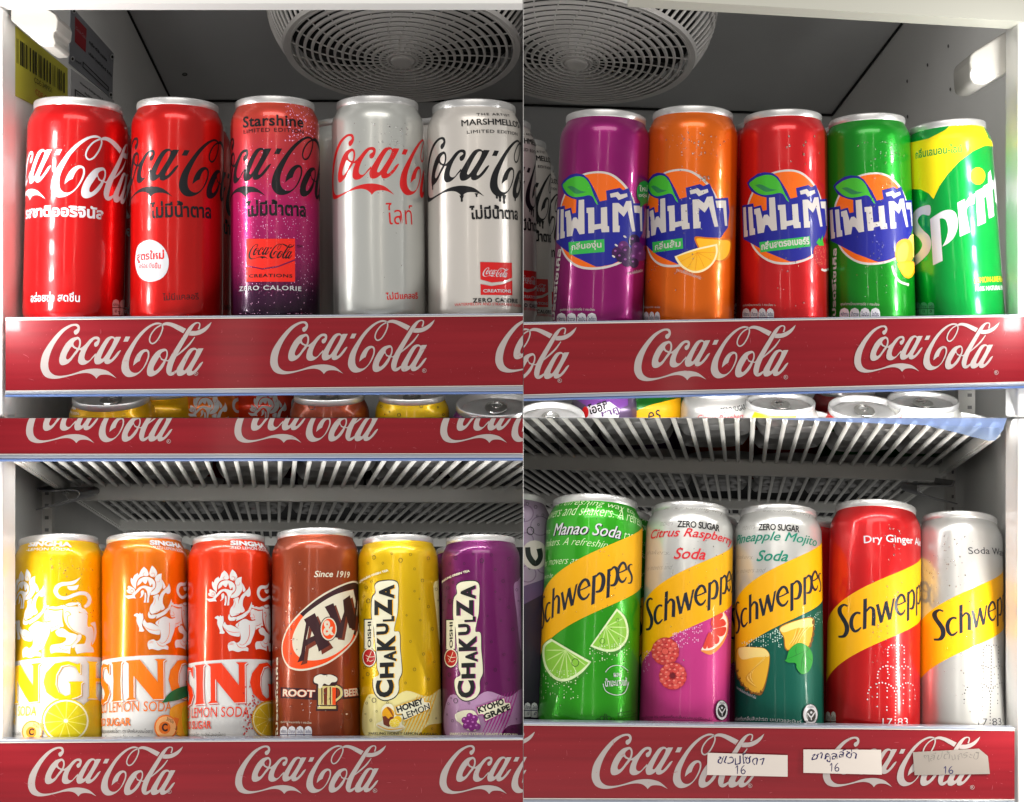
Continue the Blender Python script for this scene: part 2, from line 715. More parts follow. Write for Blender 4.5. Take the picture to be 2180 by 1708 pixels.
        self.root = root
        return root


def copy_tree(o, parent=None):
    c = o.copy()
    COL.objects.link(c)
    if parent: c.parent = parent
    for ch in list(o.children):
        copy_tree(ch, c)
    return c


def can_copy(src, x, ytop, Yc, label, group, turn=0., lean=None, yb=None, xs=None, zs_=None):
    """another can of the same kind standing deeper in the row; ytop = height of its rim in photo px"""
    r = copy_tree(src.root)
    top = W3(x, ytop, Yc)
    ln = src.M.to_3x3()
    rot = ln.to_4x4() if lean is None else Matrix.Rotation(-lean, 4, 'X')
    rot = rot @ Matrix.Rotation(turn, 4, 'Z')
    basep = top - rot @ Vector((0, 0, src.H))
    r.matrix_world = Matrix.Translation(basep) @ rot
    tag(r, label, 'can', group)
    if xs or zs_:
        clip_tree(r, xs, zs_)
    return r


# ------------------------------------------------------------------ the script logo, traced once (0..2145 x 52..735)
C = 'c'
A_OUT = [(895, 217), (930, 218), (950, 232), (968, 224, C), (1030, 224, C), (990, 300), (935, 395), (890, 475), (885, 500), (905, 500), (945, 460), (985, 410), (1017, 388, C), (1024, 394, C), (990, 450), (940, 510), (890, 548), (850, 558), (825, 545), (820, 520, C), (780, 548), (745, 560), (710, 555), (695, 520), (700, 470), (750, 385), (800, 305), (850, 240)]
A_IN = [(905, 246), (940, 250), (920, 310), (880, 380), (830, 455), (800, 490), (782, 490), (780, 470), (810, 400), (860, 305)]
LOGO = [
    ([(465, 57), (400, 68), (300, 122), (200, 220), (110, 340), (55, 440), (33, 540), (38, 620), (80, 695), (150, 728), (230, 732), (330, 715), (430, 690), (520, 670), (600, 665), (660, 680), (700, 710), (718, 735, C), (750, 702), (790, 688), (850, 688), (900, 700), (965, 733, C), (920, 690), (860, 645), (790, 622), (710, 612), (620, 618), (540, 635), (440, 668), (350, 690), (265, 697), (200, 685), (150, 645), (130, 590), (130, 520), (155, 420), (200, 320), (260, 230), (330, 150), (400, 100), (450, 82), (480, 88), (492, 108), (482, 124), (460, 135), (447, 155), (452, 180), (470, 192), (490, 182), (508, 160), (521, 125), (518, 90), (500, 65)], []),
    ([(465, 223), (500, 220), (526, 245), (534, 290), (524, 345), (500, 395), (455, 450), (405, 515), (360, 550), (320, 565), (283, 560), (264, 525), (268, 465), (295, 390), (345, 305), (410, 242)],
     [[(418, 338), (380, 392), (352, 450), (350, 485), (372, 496), (410, 465), (450, 410), (476, 374), (445, 358)], [(490, 249), (458, 270), (441, 298), (448, 328), (470, 346), (495, 352), (508, 320), (512, 280), (505, 256)]]),
    ([(735, 218), (690, 222), (640, 255), (590, 310), (548, 346), (505, 370, C), (500, 384, C), (532, 385), (512, 430), (497, 490), (500, 535), (530, 562), (580, 560), (630, 530), (680, 480), (715, 450, C), (712, 425, C), (670, 470), (640, 505), (610, 515), (582, 500), (575, 465), (590, 410), (625, 340), (670, 280), (700, 252), (728, 250), (737, 266), (722, 280), (700, 295), (695, 320), (705, 340), (722, 342), (742, 328), (757, 300), (766, 265), (760, 233)], []),
    (A_OUT, [A_IN]),
    ([(1085, 222, C), (1142, 222, C), (1112, 283, C), (1055, 283, C)], []),
    ([(1485, 52), (1430, 62), (1340, 110), (1240, 200), (1150, 320), (1070, 450), (1035, 550), (1030, 630), (1060, 690), (1110, 720), (1180, 712), (1250, 672), (1315, 600), (1360, 515), (1376, 450), (1368, 400), (1330, 380), (1280, 393), (1230, 438), (1190, 510), (1173, 583, C), (1225, 540), (1255, 525, C), (1280, 460), (1310, 420), (1340, 408), (1355, 430), (1352, 480), (1325, 550), (1285, 620), (1230, 665), (1175, 668), (1135, 635), (1120, 575), (1130, 490), (1170, 390), (1230, 280), (1310, 180), (1390, 110), (1450, 80), (1500, 74, C), (1530, 84, C), (1530, 62, C)], []),
    ([(1530, 74, C), (1580, 52), (1640, 54), (1720, 80), (1832, 135, C), (1795, 188, C), (1720, 145), (1650, 105), (1590, 87), (1540, 92, C)], []),
    ([(1545, 377), (1580, 380), (1600, 408), (1602, 455), (1588, 505), (1545, 600), (1490, 665), (1430, 706), (1380, 716), (1348, 692), (1344, 630), (1370, 550), (1420, 462), (1480, 400)],
     [[(1565, 405), (1528, 425), (1511, 455), (1525, 492), (1558, 508), (1578, 478), (1586, 435), (1580, 408)], [(1502, 478), (1460, 540), (1428, 600), (1425, 640), (1445, 648), (1480, 620), (1520, 570), (1548, 527), (1520, 512)]]),
    ([(1865, 215, C), (1892, 165), (1960, 160), (2040, 130), (2100, 88), (2146, 52, C), (2120, 110), (2070, 165), (2000, 205), (1930, 219)], []),
    ([(p[0] + 1013, p[1] + 153) + tuple(p[2:]) for p in A_OUT], [[(p[0] + 1013, p[1] + 153) for p in A_IN]]),
]
LSTR = [
    [(1500, 64, 16), (1532, 78, 17), (1542, 128, 17), (1512, 210, 17), (1462, 285, 17), (1416, 311, 18), (1388, 295, 17), (1380, 255, 17), (1404, 190, 17), (1460, 122, 16), (1535, 78, 18)],
    [(1575, 515, 12), (1605, 525, 14), (1650, 480, 16)],
    [(1975, 58, 12), (1930, 78, 26), (1878, 138, 48), (1800, 262, 54), (1715, 400, 60), (1650, 520, 70), (1616, 630, 70), (1625, 682, 56), (1665, 682, 36), (1722, 640, 16)],
    [(1690, 482, 10), (1790, 400, 22), (1870, 325, 22), (1938, 235, 10)],
    [(1965, 60, 12), (1995, 66, 16), (2000, 95, 17), (1985, 142, 20)],
]


def logo(art, m, anchor, px, s, z=None, ang=0., drip=False):
    """anchor = logo point that sits at photo point px; s = photo px per logo unit"""
    a = Vector(art.s.unproj(*zx(z, px)))
    k = s * art.s.scale
    ca, sa = cos(ang), sin(ang)

    def f(p):
        dx, dy = (p[0] - anchor[0]) * k, -(p[1] - anchor[1]) * k
        return (a.x + dx * ca - dy * sa, a.y + dx * sa + dy * ca)
    lay = len(art.prims)
    for out, holes in LOGO:
        art.uvpoly([f(p) for p in catmull(out, True, 4)], m, [[f(p) for p in catmull(h, True, 4)] for h in holes])
    for st in LSTR:
        L, R = ribbon(st, 4)
        art.strip([f(p) for p in L], [f(p) for p in R], m)
    if drip:
        for x, y, l, w_ in ((1150, 705, 75, 40), (1205, 700, 100, 42), (1110, 700, 50, 38), (718, 720, 70, 36), (300, 555, 60, 34), (1390, 705, 40, 38), (880, 700, 40, 30)):
            L, R = ribbon([(x, y, w_ * 1.5), (x, y + l * .5, w_ * .62), (x, y + l * .85, w_ * .7), (x, y + l, w_ * .35)], 4)
            art.strip([f(p) for p in L], [f(p) for p in R], m)


def regmark(art, m, cx, cy, r, z=None):
    a = art.s.unproj(*zx(z, (cx, cy)))
    k = art.s.scale
    art.uvpoly([(a[0] + p[0] * k, a[1] + p[1] * k) for p in ellipse(0, 0, r)], m, [[(a[0] + p[0] * k, a[1] + p[1] * k) for p in ellipse(0, 0, r * .84)]])
    zz = art.z
    art.z = z
    q = r * .5 / zs(z)
    art.text('R', (cx - q, cy + q * 1.1), (cx + q, cy + q * 1.1), q * 2.2, m)
    art.z = zz


def table(art, x0, y0, x1, y1, n, z, fg='#d9d9df', bg='#3a3a66'):
    """nutrition boxes with rounded tops"""
    art.z = z
    wd = (x1 - x0) / n
    F, B = ink(fg), ink(bg)
    for i in range(n):
        a, b = x0 + wd * i + wd * .04, x0 + wd * (i + 1) - wd * .04
        h = y1 - y0
        art.poly([(a, y1), (a, y0 + h * .25), (a + wd * .12, y0 + h * .08), ((a + b) / 2, y0), (b - wd * .12, y0 + h * .08), (b, y0 + h * .25), (b, y1)], F)
        art.poly([(a, y0 + h * .5), (b, y0 + h * .5), (b, y0 + h * .56), (a, y0 + h * .56)], B)
        t = ('พลังงาน', 'น้ำตาล', 'ไขมัน', 'โซเดียม')[i % 4]
        art.text(t, (a + wd * .1, y0 + h * .45), (b - wd * .1, y0 + h * .45), h * .24, B, .02)
        art.text(('60', '15', '0', '35')[i % 4], (a + wd * .3, y0 + h * .84), (b - wd * .3, y0 + h * .84), h * .2, B, .02)


exec_order = []

# ------------------------------------------------------------------ setting: four bays of the cooler
def quad_panel(bm, A, B, Cc, D, th):
    """thick panel from four corners; th vector"""
    P = [Vector(p) for p in (A, B, Cc, D)]
    hexa(bm, P, [p + Vector(th) for p in P])


def pt(X, Y, Z):
    return Vector((X * PX, Y, Z * PX))


YB = .487
bm = bmesh.new(); box(bm, (-.00012, .014, -.26), (.00012, 1.05, .30)); tag(mkobj('partition', bm, CABIN), 'thin pale upright divider added at the seam between the left and right bays', 'divider')  # added panel; pale colour bounces light into the bays
bm = bmesh.new(); box(bm, (-.42, .014, -.00012), (.42, 1.05, .00012)); tag(mkobj('divider_shelf', bm, DGREY), 'thin shade-darkened level divider between the upper and lower bays', 'divider')  # coloured dark so the gaps between rack wires read as shade
# upper left bay
bm = bmesh.new()
quad_panel(bm, pt(-1114, .012, 0), pt(-1114, YB, 0), pt(-1114, YB, 1100), pt(-1114, .012, 1500), (-.012, 0, 0))
tag(mkobj('side_wall', bm, CABIN), 'grey side wall beside the yellow barcode sticker', 'wall')
bm = bmesh.new()
quad_panel(bm, pt(-1114, 0, 1429), pt(0, 0, 1429), pt(0, YB, 1004), pt(-1114, YB, 1004), (0, 0, .01))
TLC = tag(mkobj('cooler_ceiling', bm, CEIL), 'dark sloping ceiling panel over the cola cans, left bay', 'ceiling')
bm = bmesh.new()
box(bm, (-1130 * PX, YB, 0), (0, YB + .01, 1040 * PX))
tag(mkobj('back_wall', bm, CEIL), 'dark grey back wall behind the cola cans', 'wall')
bm = bmesh.new()   # dark sealing strips in the corners
tube(bm, [pt(-1112, .05, 1429 - 873 * .05 - 3), pt(-1112, YB - .002, 1004 - 2)], .0012, 6)
tube(bm, [pt(-1112, YB - .002, 1002), pt(-2, YB - .002, 1002)], .0012, 6)
tag(mkobj('seal_strip', bm, DARK), 'dark sealing joint along the ceiling over the red cans', 'seal')
# upper right bay
bm = bmesh.new()
quad_panel(bm, pt(0, 0, 1429), pt(1231, 0, 1390), pt(978, YB, 960), pt(0, YB, 992), (0, 0, .01))
TRC = tag(mkobj('cooler_ceiling', bm, CEIL), 'dark sloping ceiling panel over the fruit soda cans, right bay', 'ceiling')
bm = bmesh.new()
hexa(bm, [pt(0, YB, 0), pt(978, YB, 0), pt(978, YB, 960), pt(0, YB, 992)], [pt(0, YB + .01, 0), pt(978, YB + .01, 0), pt(978, YB + .01, 960), pt(0, YB + .01, 992)])
tag(mkobj('back_wall', bm, CEIL), 'dark grey back wall behind the fruit soda cans', 'wall')
bm = bmesh.new()
XR = lambda Y: 1231 - 520 * Y
quad_panel(bm, pt(XR(.10), .10, 0), pt(XR(YB), YB, 0), pt(XR(YB), YB, 1050), pt(XR(.10), .10, 1500), (.012, 0, 0))
TRW = tag(mkobj('side_wall', bm, CABIN), 'grey side wall with small screw holes beside the green lemon can', 'wall')
bm = bmesh.new()
tube(bm, [pt(XR(.06) - 2, .06, 1340), pt(978 - 2, YB - .002, 957)], .0012, 6)
tube(bm, [pt(2, YB - .002, 989), pt(976, YB - .002, 957)], .0012, 6)
tag(mkobj('seal_strip', bm, DARK), 'dark sealing joint along the ceiling over the orange can', 'seal')
# front frame
bm = bmesh.new()
box(bm, (-.40, -.004, 879 * PX), (-.0004, .012, 990 * PX))  # added strip in place of the blank margin above this bay
tag(mkobj('header_or_margin', bm, mat('margin_white', (.85, .85, .84), .3)), 'white strip standing in for the blank margin along the top left', 'frame')
bm = bmesh.new()
a = W3(1340, -3, -.004); b = W3(2230, 49, -.004)
hexa(bm, [a, b, b + Vector((0, 0, .05)), a + Vector((0, 0, .05))], [q + Vector((0, .02, 0)) for q in (a, b, b + Vector((0, 0, .05)), a + Vector((0, 0, .05)))])
tag(mkobj('header_or_margin', bm, mat('header_cream', (.52, .52, .46), .4)), 'cream header beam across the top right corner', 'frame')
FR = mat('frame_glossy_white', (.86, .86, .85), rough=.25, coat=.5)
for sgn, x, lab in ((-1, 2, 'left'), (1, 2170, 'right')):
    for hi in (0, 1):
        bm = bmesh.new()
        xa = (x - CX0) * PX
        xo = xa + sgn * .012
        if hi: z0, z1 = .0004, 878 * PX
        else: z0, z1 = -.26, -.0004
        box(bm, (xa, .002, z0), (xo, .03, z1))
        o = mkobj('door_frame', bm, FR)
        bv = o.modifiers.new('b', 'BEVEL'); bv.width = .002; bv.segments = 3
        tag(o, 'white lit door frame post at the %s %s edge of the cooler' % ('upper' if hi else 'lower', lab), 'frame')
# lower bays: side walls follow the direction in which the racks run
LW = lambda Y: -1142 - 524 * Y
RW = lambda Y: 1066 + 468 * Y
for f, lab, s in ((LW, 'pale grey side wall left of the yellow lemon soda can', -1), (RW, 'pale grey side wall right of the silver soda water can', 1)):
    bm = bmesh.new()
    quad_panel(bm, pt(f(.012), .012, -2), pt(f(1), 1.0, -2), pt(f(1), 1.0, -1300), pt(f(.012), .012, -900), (.012 * s, 0, 0))
    tag(mkobj('side_wall', bm, CABIN), lab, 'wall')
bm = bmesh.new(); box(bm, (LW(1) * PX, 1.0, -.45), (-.0004, 1.01, -.0004)); tag(mkobj('back_wall', bm, DGREY), 'shade-darkened back wall behind the lemon soda and green tea cans', 'wall')  # shade of the deep bay put into the wall colour
bm = bmesh.new(); box(bm, (.0004, 1.0, -.45), (RW(1) * PX, 1.01, -.0004)); tag(mkobj('back_wall', bm, DGREY), 'shade-darkened back wall behind the mixer soda cans', 'wall')
# floors of the bays on which the cans stand
bm = bmesh.new()
box(bm, (-1110 * PX, .012, .052), (-.0004, .42, .0545)); tag(mkobj('shelf_floor', bm, WHITE), 'white shelf under the cola cans behind the rail', 'shelf')
bm = bmesh.new()
hexa(bm, [pt(2, .012, 160), pt(1040, .012, 168), pt(1040, .012, 176), pt(2, .012, 168)], [pt(2, .42, 160), pt(1000, .42, 168), pt(1000, .42, 176), pt(2, .42, 168)])
tag(mkobj('shelf_floor', bm, WHITE), 'white shelf under the fruit soda cans behind the rail', 'shelf')
for x0, x1, za, sl, lab in ((-1120, -2, -738, .17, 'white sloping shelf under the lion soda cans'), (2, 1060, -706, .23, 'white sloping shelf under the mixer cans')):
    bm = bmesh.new()
    d = .5
    hexa(bm, [pt(x0, .012, za), pt(x1, .012, za), pt(x1, .012, za + 8), pt(x0, .012, za + 8)], [pt(x0, .012 + d, za - sl * d / PX), pt(x1, .012 + d, za - sl * d / PX), pt(x1, .012 + d, za + 8 - sl * d / PX), pt(x0, .012 + d, za + 8 - sl * d / PX)])
    tag(mkobj('shelf_floor', bm, WHITE), lab, 'shelf')

# ------------------------------------------------------------------ ceiling fans
def fan(cx, cy, Y, rad, M, xs, label):
    """louvred round fan guard; disc faces local -Z"""
    ctr = W3(cx, cy, Y)
    R = rad * PX * (1 + Y)
    T = Matrix.Translation(ctr) @ M
    root = empty('ceiling_fan', T)
    tag(root, label, 'fan', None)
    bm = bmesh.new()
    nr = 14
    for i in range(nr):
        r = R * (.13 + .85 * i / (nr - 1))
        z = -.10 * R * (1 - (r / R) ** 2)
        t = .0115 * R
        # flat louvre ring: thin, tall
        prof = [(r - t, z), (r + t * .8, z - t * .3), (r + t * 1.1, z + t * 2.2), (r - t * .2, z + t * 2.2), (r - t, z)]
        lathe(bm, prof, 96)
    bmesh.ops.remove_doubles(bm, verts=bm.verts[:], dist=1e-7)
    ns = 26
    for k in range(ns):
        a = 2 * pi * k / ns
        pts = []
        for j in range(9):
            f = .10 + .88 * j / 8
            aa = a + .5 * (f - .1)
            r = R * f
            pts.append((r * cos(aa), r * sin(aa), -.10 * R * (1 - f * f) + R * .014))
        tube(bm, pts, R * .0065, 5)
    grille = mkobj('grille', bm, FANM, root, smooth=False)
    bm = bmesh.new()
    lathe(bm, [(0, -.115 * R), (.08 * R, -.117 * R), (.10 * R, -.11 * R), (.105 * R, -.085 * R), (0, -.08 * R)], 40)
    mkobj('hub', bm, FANM, root, smooth=False)
    bm = bmesh.new()   # rim + side slats
    lathe(bm, [(R * .985, .0), (R * 1.03, -.004 * R), (R * 1.045, .03 * R), (R * 1.02, .05 * R), (R * .99, .04 * R), (R * .985, 0)], 120)
    lathe(bm, [(R * 1.16, .36 * R), (R * 1.19, .36 * R), (R * 1.20, .46 * R), (R * 1.15, .46 * R), (R * 1.16, .36 * R)], 120)
    nsl = 92
    for k in range(nsl):
        a = 2 * pi * k / nsl
        pts = []
        for j in range(6):
            f = j / 5
            r = R * (1.03 + .145 * sin(f * pi / 2))
            aa = a + .10 * f
            pts.append((r * cos(aa), r * sin(aa), R * (.03 + .35 * f)))
        tube(bm, pts, R * .013, 5)
    mkobj('louvre_band', bm, FANM, root, smooth=False)
    bm = bmesh.new()
    lathe(bm, [(0, .16 * R), (.97 * R, .16 * R), (1.02 * R, .45 * R)], 60)
    mkobj('fan_case', bm, DARK, root)
    bm = bmesh.new()
    for k in range(5):
        a = 2 * pi * k / 5 + .3
        for j in range(6):
            pass
        P = []
        for f, wd in ((.14, .10), (.4, .2), (.7, .3), (.9, .3)):
            for s in (-1, 1):
                aa = a + s * wd / 2 / f * .6
                P.append((R * f * cos(aa), R * f * sin(aa), R * (.08 + s * .03)))
        vs = [bm.verts.new(p) for p in P]
        for i in range(3):
            bm.faces.new([vs[2 * i], vs[2 * i + 1], vs[2 * i + 3], vs[2 * i + 2]])
    bmesh.ops.solidify(bm, geom=bm.faces[:], thickness=.001)
    mkobj('blade', bm, mat('fan_blade', (.12, .12, .12), .5), root)
    clip_tree(root, xs=xs)
    return root


fan(857, 109, .25, 243, Matrix.Rotation(radians(-13.5), 4, 'X') @ Matrix.Rotation(radians(-1), 4, 'Y'), -1, 'round louvred ceiling fan above the pink and silver cola cans')
fan(1229, 114, .25, 243, Matrix.Rotation(radians(-13.), 4, 'X') @ Matrix.Rotation(radians(5), 4, 'Y'), 1, 'round louvred ceiling fan above the purple and orange cans')

# ------------------------------------------------------------------ price rails with script logos
RED = mat('rail_red', '#860f1d', rough=.4, coat=.12, vary=.25, bscale=60, bump=.04)
_nt = RED.node_tree
_tc = [n for n in _nt.nodes if n.type == 'TEX_COORD'][0]
_mp = _nt.nodes.new('ShaderNodeMapping')
_mp.inputs['Scale'].default_value = (.25, 1, 9)
_nt.links.new(_tc.outputs['Object'], _mp.inputs['Vector'])
for _n in [n for n in _nt.nodes if n.type == 'TEX_NOISE']:
    _nt.links.new(_mp.outputs['Vector'], _n.inputs['Vector'])
RAILW = mat('rail_print_white', '#a89f9d', rough=.4, coat=.12)
CLEAR = mat('clear_plastic', (.55, .66, .92), rough=.08, trans=.75, ior=1.2)
LIPM = mat('rail_lip', (.30, .33, .40), rough=.3, metal=.3, coat=.6, vary=.1, bscale=30)
BLUEL = mat('rail_blue_edge', (.12, .20, .46), rough=.15, coat=1)
CREAM = mat('rail_cream_edge', (.66, .62, .58), rough=.3, coat=.5)


def arc_dots(art, m, pts, r, z=None):
    z = z or art.z
    lay = len(art.prims)
    vs, fs = [], []
    for x, y in pts:
        a = art.s.unproj(*zx(z, (x, y)))
        k = r * zs(z) * art.s.scale
        b = len(vs)
        vs += [(a[0] + p[0], a[1] + p[1]) for p in ellipse(0, 0, k, n=8)]
        fs.append(tuple(range(b, b + 8)))
    art.add(vs, fs, m)



def rail(name_label, x0, x1, top, redtop, redbot, bot, logos, marks=(), lz=None):
    """each of top.. is (y_left,y_right) at x0,x1"""
    Yr = 0.
    root = empty('price_rail', W3((x0 + x1) / 2, (redtop[0] + redbot[0]) / 2, Yr))
    tag(root, name_label, 'shelf rail')
    inv = Matrix.Translation(-root.location)

    def slab(name, ya, yb, y0, y1, m, bev=0):
        bm = bmesh.new()
        A = [W3(x0, yb[0], 0), W3(x1, yb[1], 0), W3(x1, ya[1], 0), W3(x0, ya[0], 0)]
        A1 = [Vector((p.x, y0, p.z)) for p in A]
        B1 = [Vector((p.x, y1, p.z)) for p in A]
        hexa(bm, A1, B1)
        bm.transform(inv)
        o = mkobj(name, bm, m, root)
        if bev:
            b = o.modifiers.new('bevel', 'BEVEL'); b.width = bev; b.segments = 3
        return o
    bm = bmesh.new()
    A = [W3(x0, redbot[0], 0), W3(x1, redbot[1], 0), W3(x1, redtop[1], 0), W3(x0, redtop[0], 0)]
    hexa(bm, A, [Vector((p.x, .004, p.z)) for p in A])
    dx = A[1] - A[0]
    pl = Plane(A[0], dx, (0, 0, 1) if abs(dx.z) < 1e-9 else Vector((0, -1, 0)).cross(dx) * -1)
    if pl.v.z < 0: pl.v = -pl.v; pl.n = -pl.n
    pl.scale = PX
    art = Art(pl)
    for (px, py, s) in logos:
        logo(art, RAILW, (33, 52), (px, py), s)
    for (px, py) in marks:
        regmark(art, RAILW, px, py, 4.6)
    random.seed(int(x0) + int(redtop[0]))
    yt, yb = max(redtop), min(redbot)
    SCR = mat('rail_scratch', '#a8525c', rough=.5)
    for _ in range(26):
        x, y = random.uniform(x0 + 10, x1 - 10), random.uniform(yt + 6, yb - 6)
        l, t = random.uniform(2, 14), random.uniform(-.5, .5) if random.random() < .6 else random.uniform(1.1, 1.9)
        art.stroke([(x, y, .3), (x + l * cos(t) * .5 + .6, y + l * sin(t) * .5, .8), (x + l * cos(t), y + l * sin(t), .3)], SCR)
    arc_dots(art, SCR, [(random.uniform(x0 + 10, x1 - 10), random.uniform(yt + 4, yb - 4)) for _ in range(90)], .6, None)
    ms = pl.build(art, bm, base=1, step=.000012, first=.00003)
    bm.transform(inv)
    ins = mkobj('red_insert', bm, [RED] + ms, root)
    slab('cream_edge', (redtop[0] - 2.2, redtop[1] - 2.2), redtop, -.0006, .004, CREAM)
    slab('clear_lip', top, (redtop[0] - 2.2, redtop[1] - 2.2), -.0012, .0065, LIPM, .0008)
    if bot:
        slab('cream_edge', redbot, (redbot[0] + 2.2, redbot[1] + 2.2), -.0006, .004, CREAM)
        h = bot[0] - redbot[0] - 2.2
        slab('lower_lip', (redbot[0] + 2.2, redbot[1] + 2.2), (bot[0] - h * .42, bot[1] - h * .42), -.0016, .006, LIPM, .0008)
        slab('blue_edge', (bot[0] - h * .42, bot[1] - h * .42), bot, -.0022, .007, BLUEL, .0008)
    return root


s2 = .1658
r = rail('red shelf rail with white script under the cola cans', 12, 1240, (676, 666), (682.5, 672), (832, 819), (846, 838),
         [(85.5, 689.5, 365 / 2113), (574.6, 684.3, 351 / 2113), (1053.8, 679.3, .168)], [(417.5, 795.5), (903.4, 789.3)])
clip_tree(r, xs=-1)
r = rail('red shelf rail with white script under the fruit soda cans', 990, 2240, (688, 668.5), (693.5, 673.6), (843.5, 811), (857.5, 825.5),
         [(880, 705.6, .1645), (1347.9, 700.8, 346 / 2113), (1816.7, 694, 311 / 2113)], [(1191.6, 810.6), (1672.5, 803.2), (2120.5, 793.5)])
clip_tree(r, xs=1)
r = rail('cropped red shelf rail above the white wire rack', -12, 1240, (846, 844), (852, 850), (966.5, 965), (983, 981),
         [(55.6, 837.7, .1554), (499.3, 839, .1525), (937.4, 839.5, .152)], [(359.5, 939.8)])
clip_tree(r, xs=-1, zs=-1)
r = rail('red shelf rail with white script under the lion soda and root beer cans', -12, 1240, (1574, 1568.5), (1582, 1574.5), (1715, 1715), None,
         [(59.6, 1589.3, 330 / 2113), (501, 1586.5, 321 / 2113), (936, 1585.6, .1535)], [(361, 1685), (798.5, 1683)])
clip_tree(r, xs=-1)
r = rail('red shelf rail with white script and three handwritten paper tags', 1000, 2160, (1534, 1548.5), (1543, 1556), (1699, 1701.5), (1722, 1722),
         [(788, 1557, .166), (1259.9, 1561.2, 367 / 2113), (1752, 1567.5, 334 / 2113)], [(1596.7, 1672.5), (2069.5, 1676)])
clip_tree(r, xs=1)

# paper price tags
PEN = mat('pen_ink', '#1c1650', rough=.6)
FAINT = mat('pen_faint', '#6a6862', rough=.6)
PAPER = mat('tag_paper', '#cfc6bf', rough=.75, vary=.06, bscale=80)
PAPER2 = mat('tag_paper_worn', '#938b84', rough=.7, vary=.12, bscale=60)


def paper(quad, z, texts, m, label):
    P = [W3(*zx(z, p), -.0012) for p in quad]
    root_loc = sum(P, Vector()) / len(P)
    bm = bmesh.new()
    hexa(bm, P, [p + Vector((0, .0004, 0)) for p in P])
    pl = Plane(P[0], (1, 0, 0), (0, 0, 1))
    if (pl.n.y) > 0: pl.n = -pl.n
    pl.scale = PX
    art = Art(pl)
    art.z = z
    for t, a, b, h, mm, bo in texts:
        ph = a[0] * .01
        if t == '16':
            x_, y_, hh = a[0], a[1], h
            k = (a[0] % 7) / 7
            w_ = 7 if mm is PEN else 6
            art.stroke([(x_ + 2, y_ - hh * .7, w_ * .6), (x_ + 16, y_ - hh * (.98 - .1 * k), w_), (x_ + 17 - 4 * k, y_ - hh * .4, w_), (x_ + 14 + 3 * k, y_, w_ * .8)], mm)
            if k > .3: art.stroke([(x_ + 2, y_ + 1, w_ * .7), (x_ + 16, y_ - 1, w_), (x_ + 30, y_ - 2, w_ * .6)], mm)
            x2 = x_ + 48 + 6 * k
            art.stroke([(x2 + 22, y_ - hh * (1.02 - .1 * k), w_ * .6), (x2 + 6, y_ - hh * .78, w_), (x2 - 5, y_ - hh * .38, w_), (x2 + 4, y_ - hh * .05, w_), (x2 + 22, y_ - hh * .06, w_), (x2 + 28, y_ - hh * .32, w_), (x2 + 14, y_ - hh * .5, w_), (x2 - 1, y_ - hh * .3, w_ * .7)], mm)
            continue
        art.text(t, a, b, h, mm, bo, .12, xf=lambda p, ph=ph: (p[0] + .00045 * sin(p[1] * 700 + ph + p[0] * 260) + .0003 * sin(p[0] * 900), p[1] + .0006 * sin(p[0] * 420 + ph) + .0003 * sin(p[0] * 1500 + ph)))
    ms = pl.build(art, bm, base=1, step=.00002, first=.00006)
    bm.transform(Matrix.Translation(-root_loc))
    o = mkobj('price_tag', bm, [m] + ms, matrix=Matrix.Translation(root_loc))
    return tag(o, label, 'price tag')


paper([(1462, 1388), (2102, 1402), (2102, 1232), (1468, 1213)], 'O', [('ชเวปโซดา', (1550, 1300), (1910, 1305), 82, PEN, .004), ('16', (1688, 1380), (1768, 1378), 68, PEN, .006)], PAPER, 'white paper tag with blue pen writing, nearest the pink can')
paper([(240, 1458), (902, 1474), (895, 1265), (240, 1262)], 'P', [('ชาคูลล์ซ่า', (318, 1375), (692, 1352), 100, PEN, .004), ('16', (462, 1445), (570, 1443), 68, PEN, .008)], PAPER, 'white paper tag with dark pen writing under the red ginger can')
paper([(1178, 1478), (1812, 1468), (1795, 1318), (1720, 1255), (1162, 1285)], 'P', [('ๆลีปต้นกระปี้', (1262, 1365), (1722, 1350), 80, FAINT, -.015), ('16', (1422, 1465), (1510, 1463), 62, PEN, .004)], PAPER2, 'creased grey paper tag with a cut corner and faded writing')
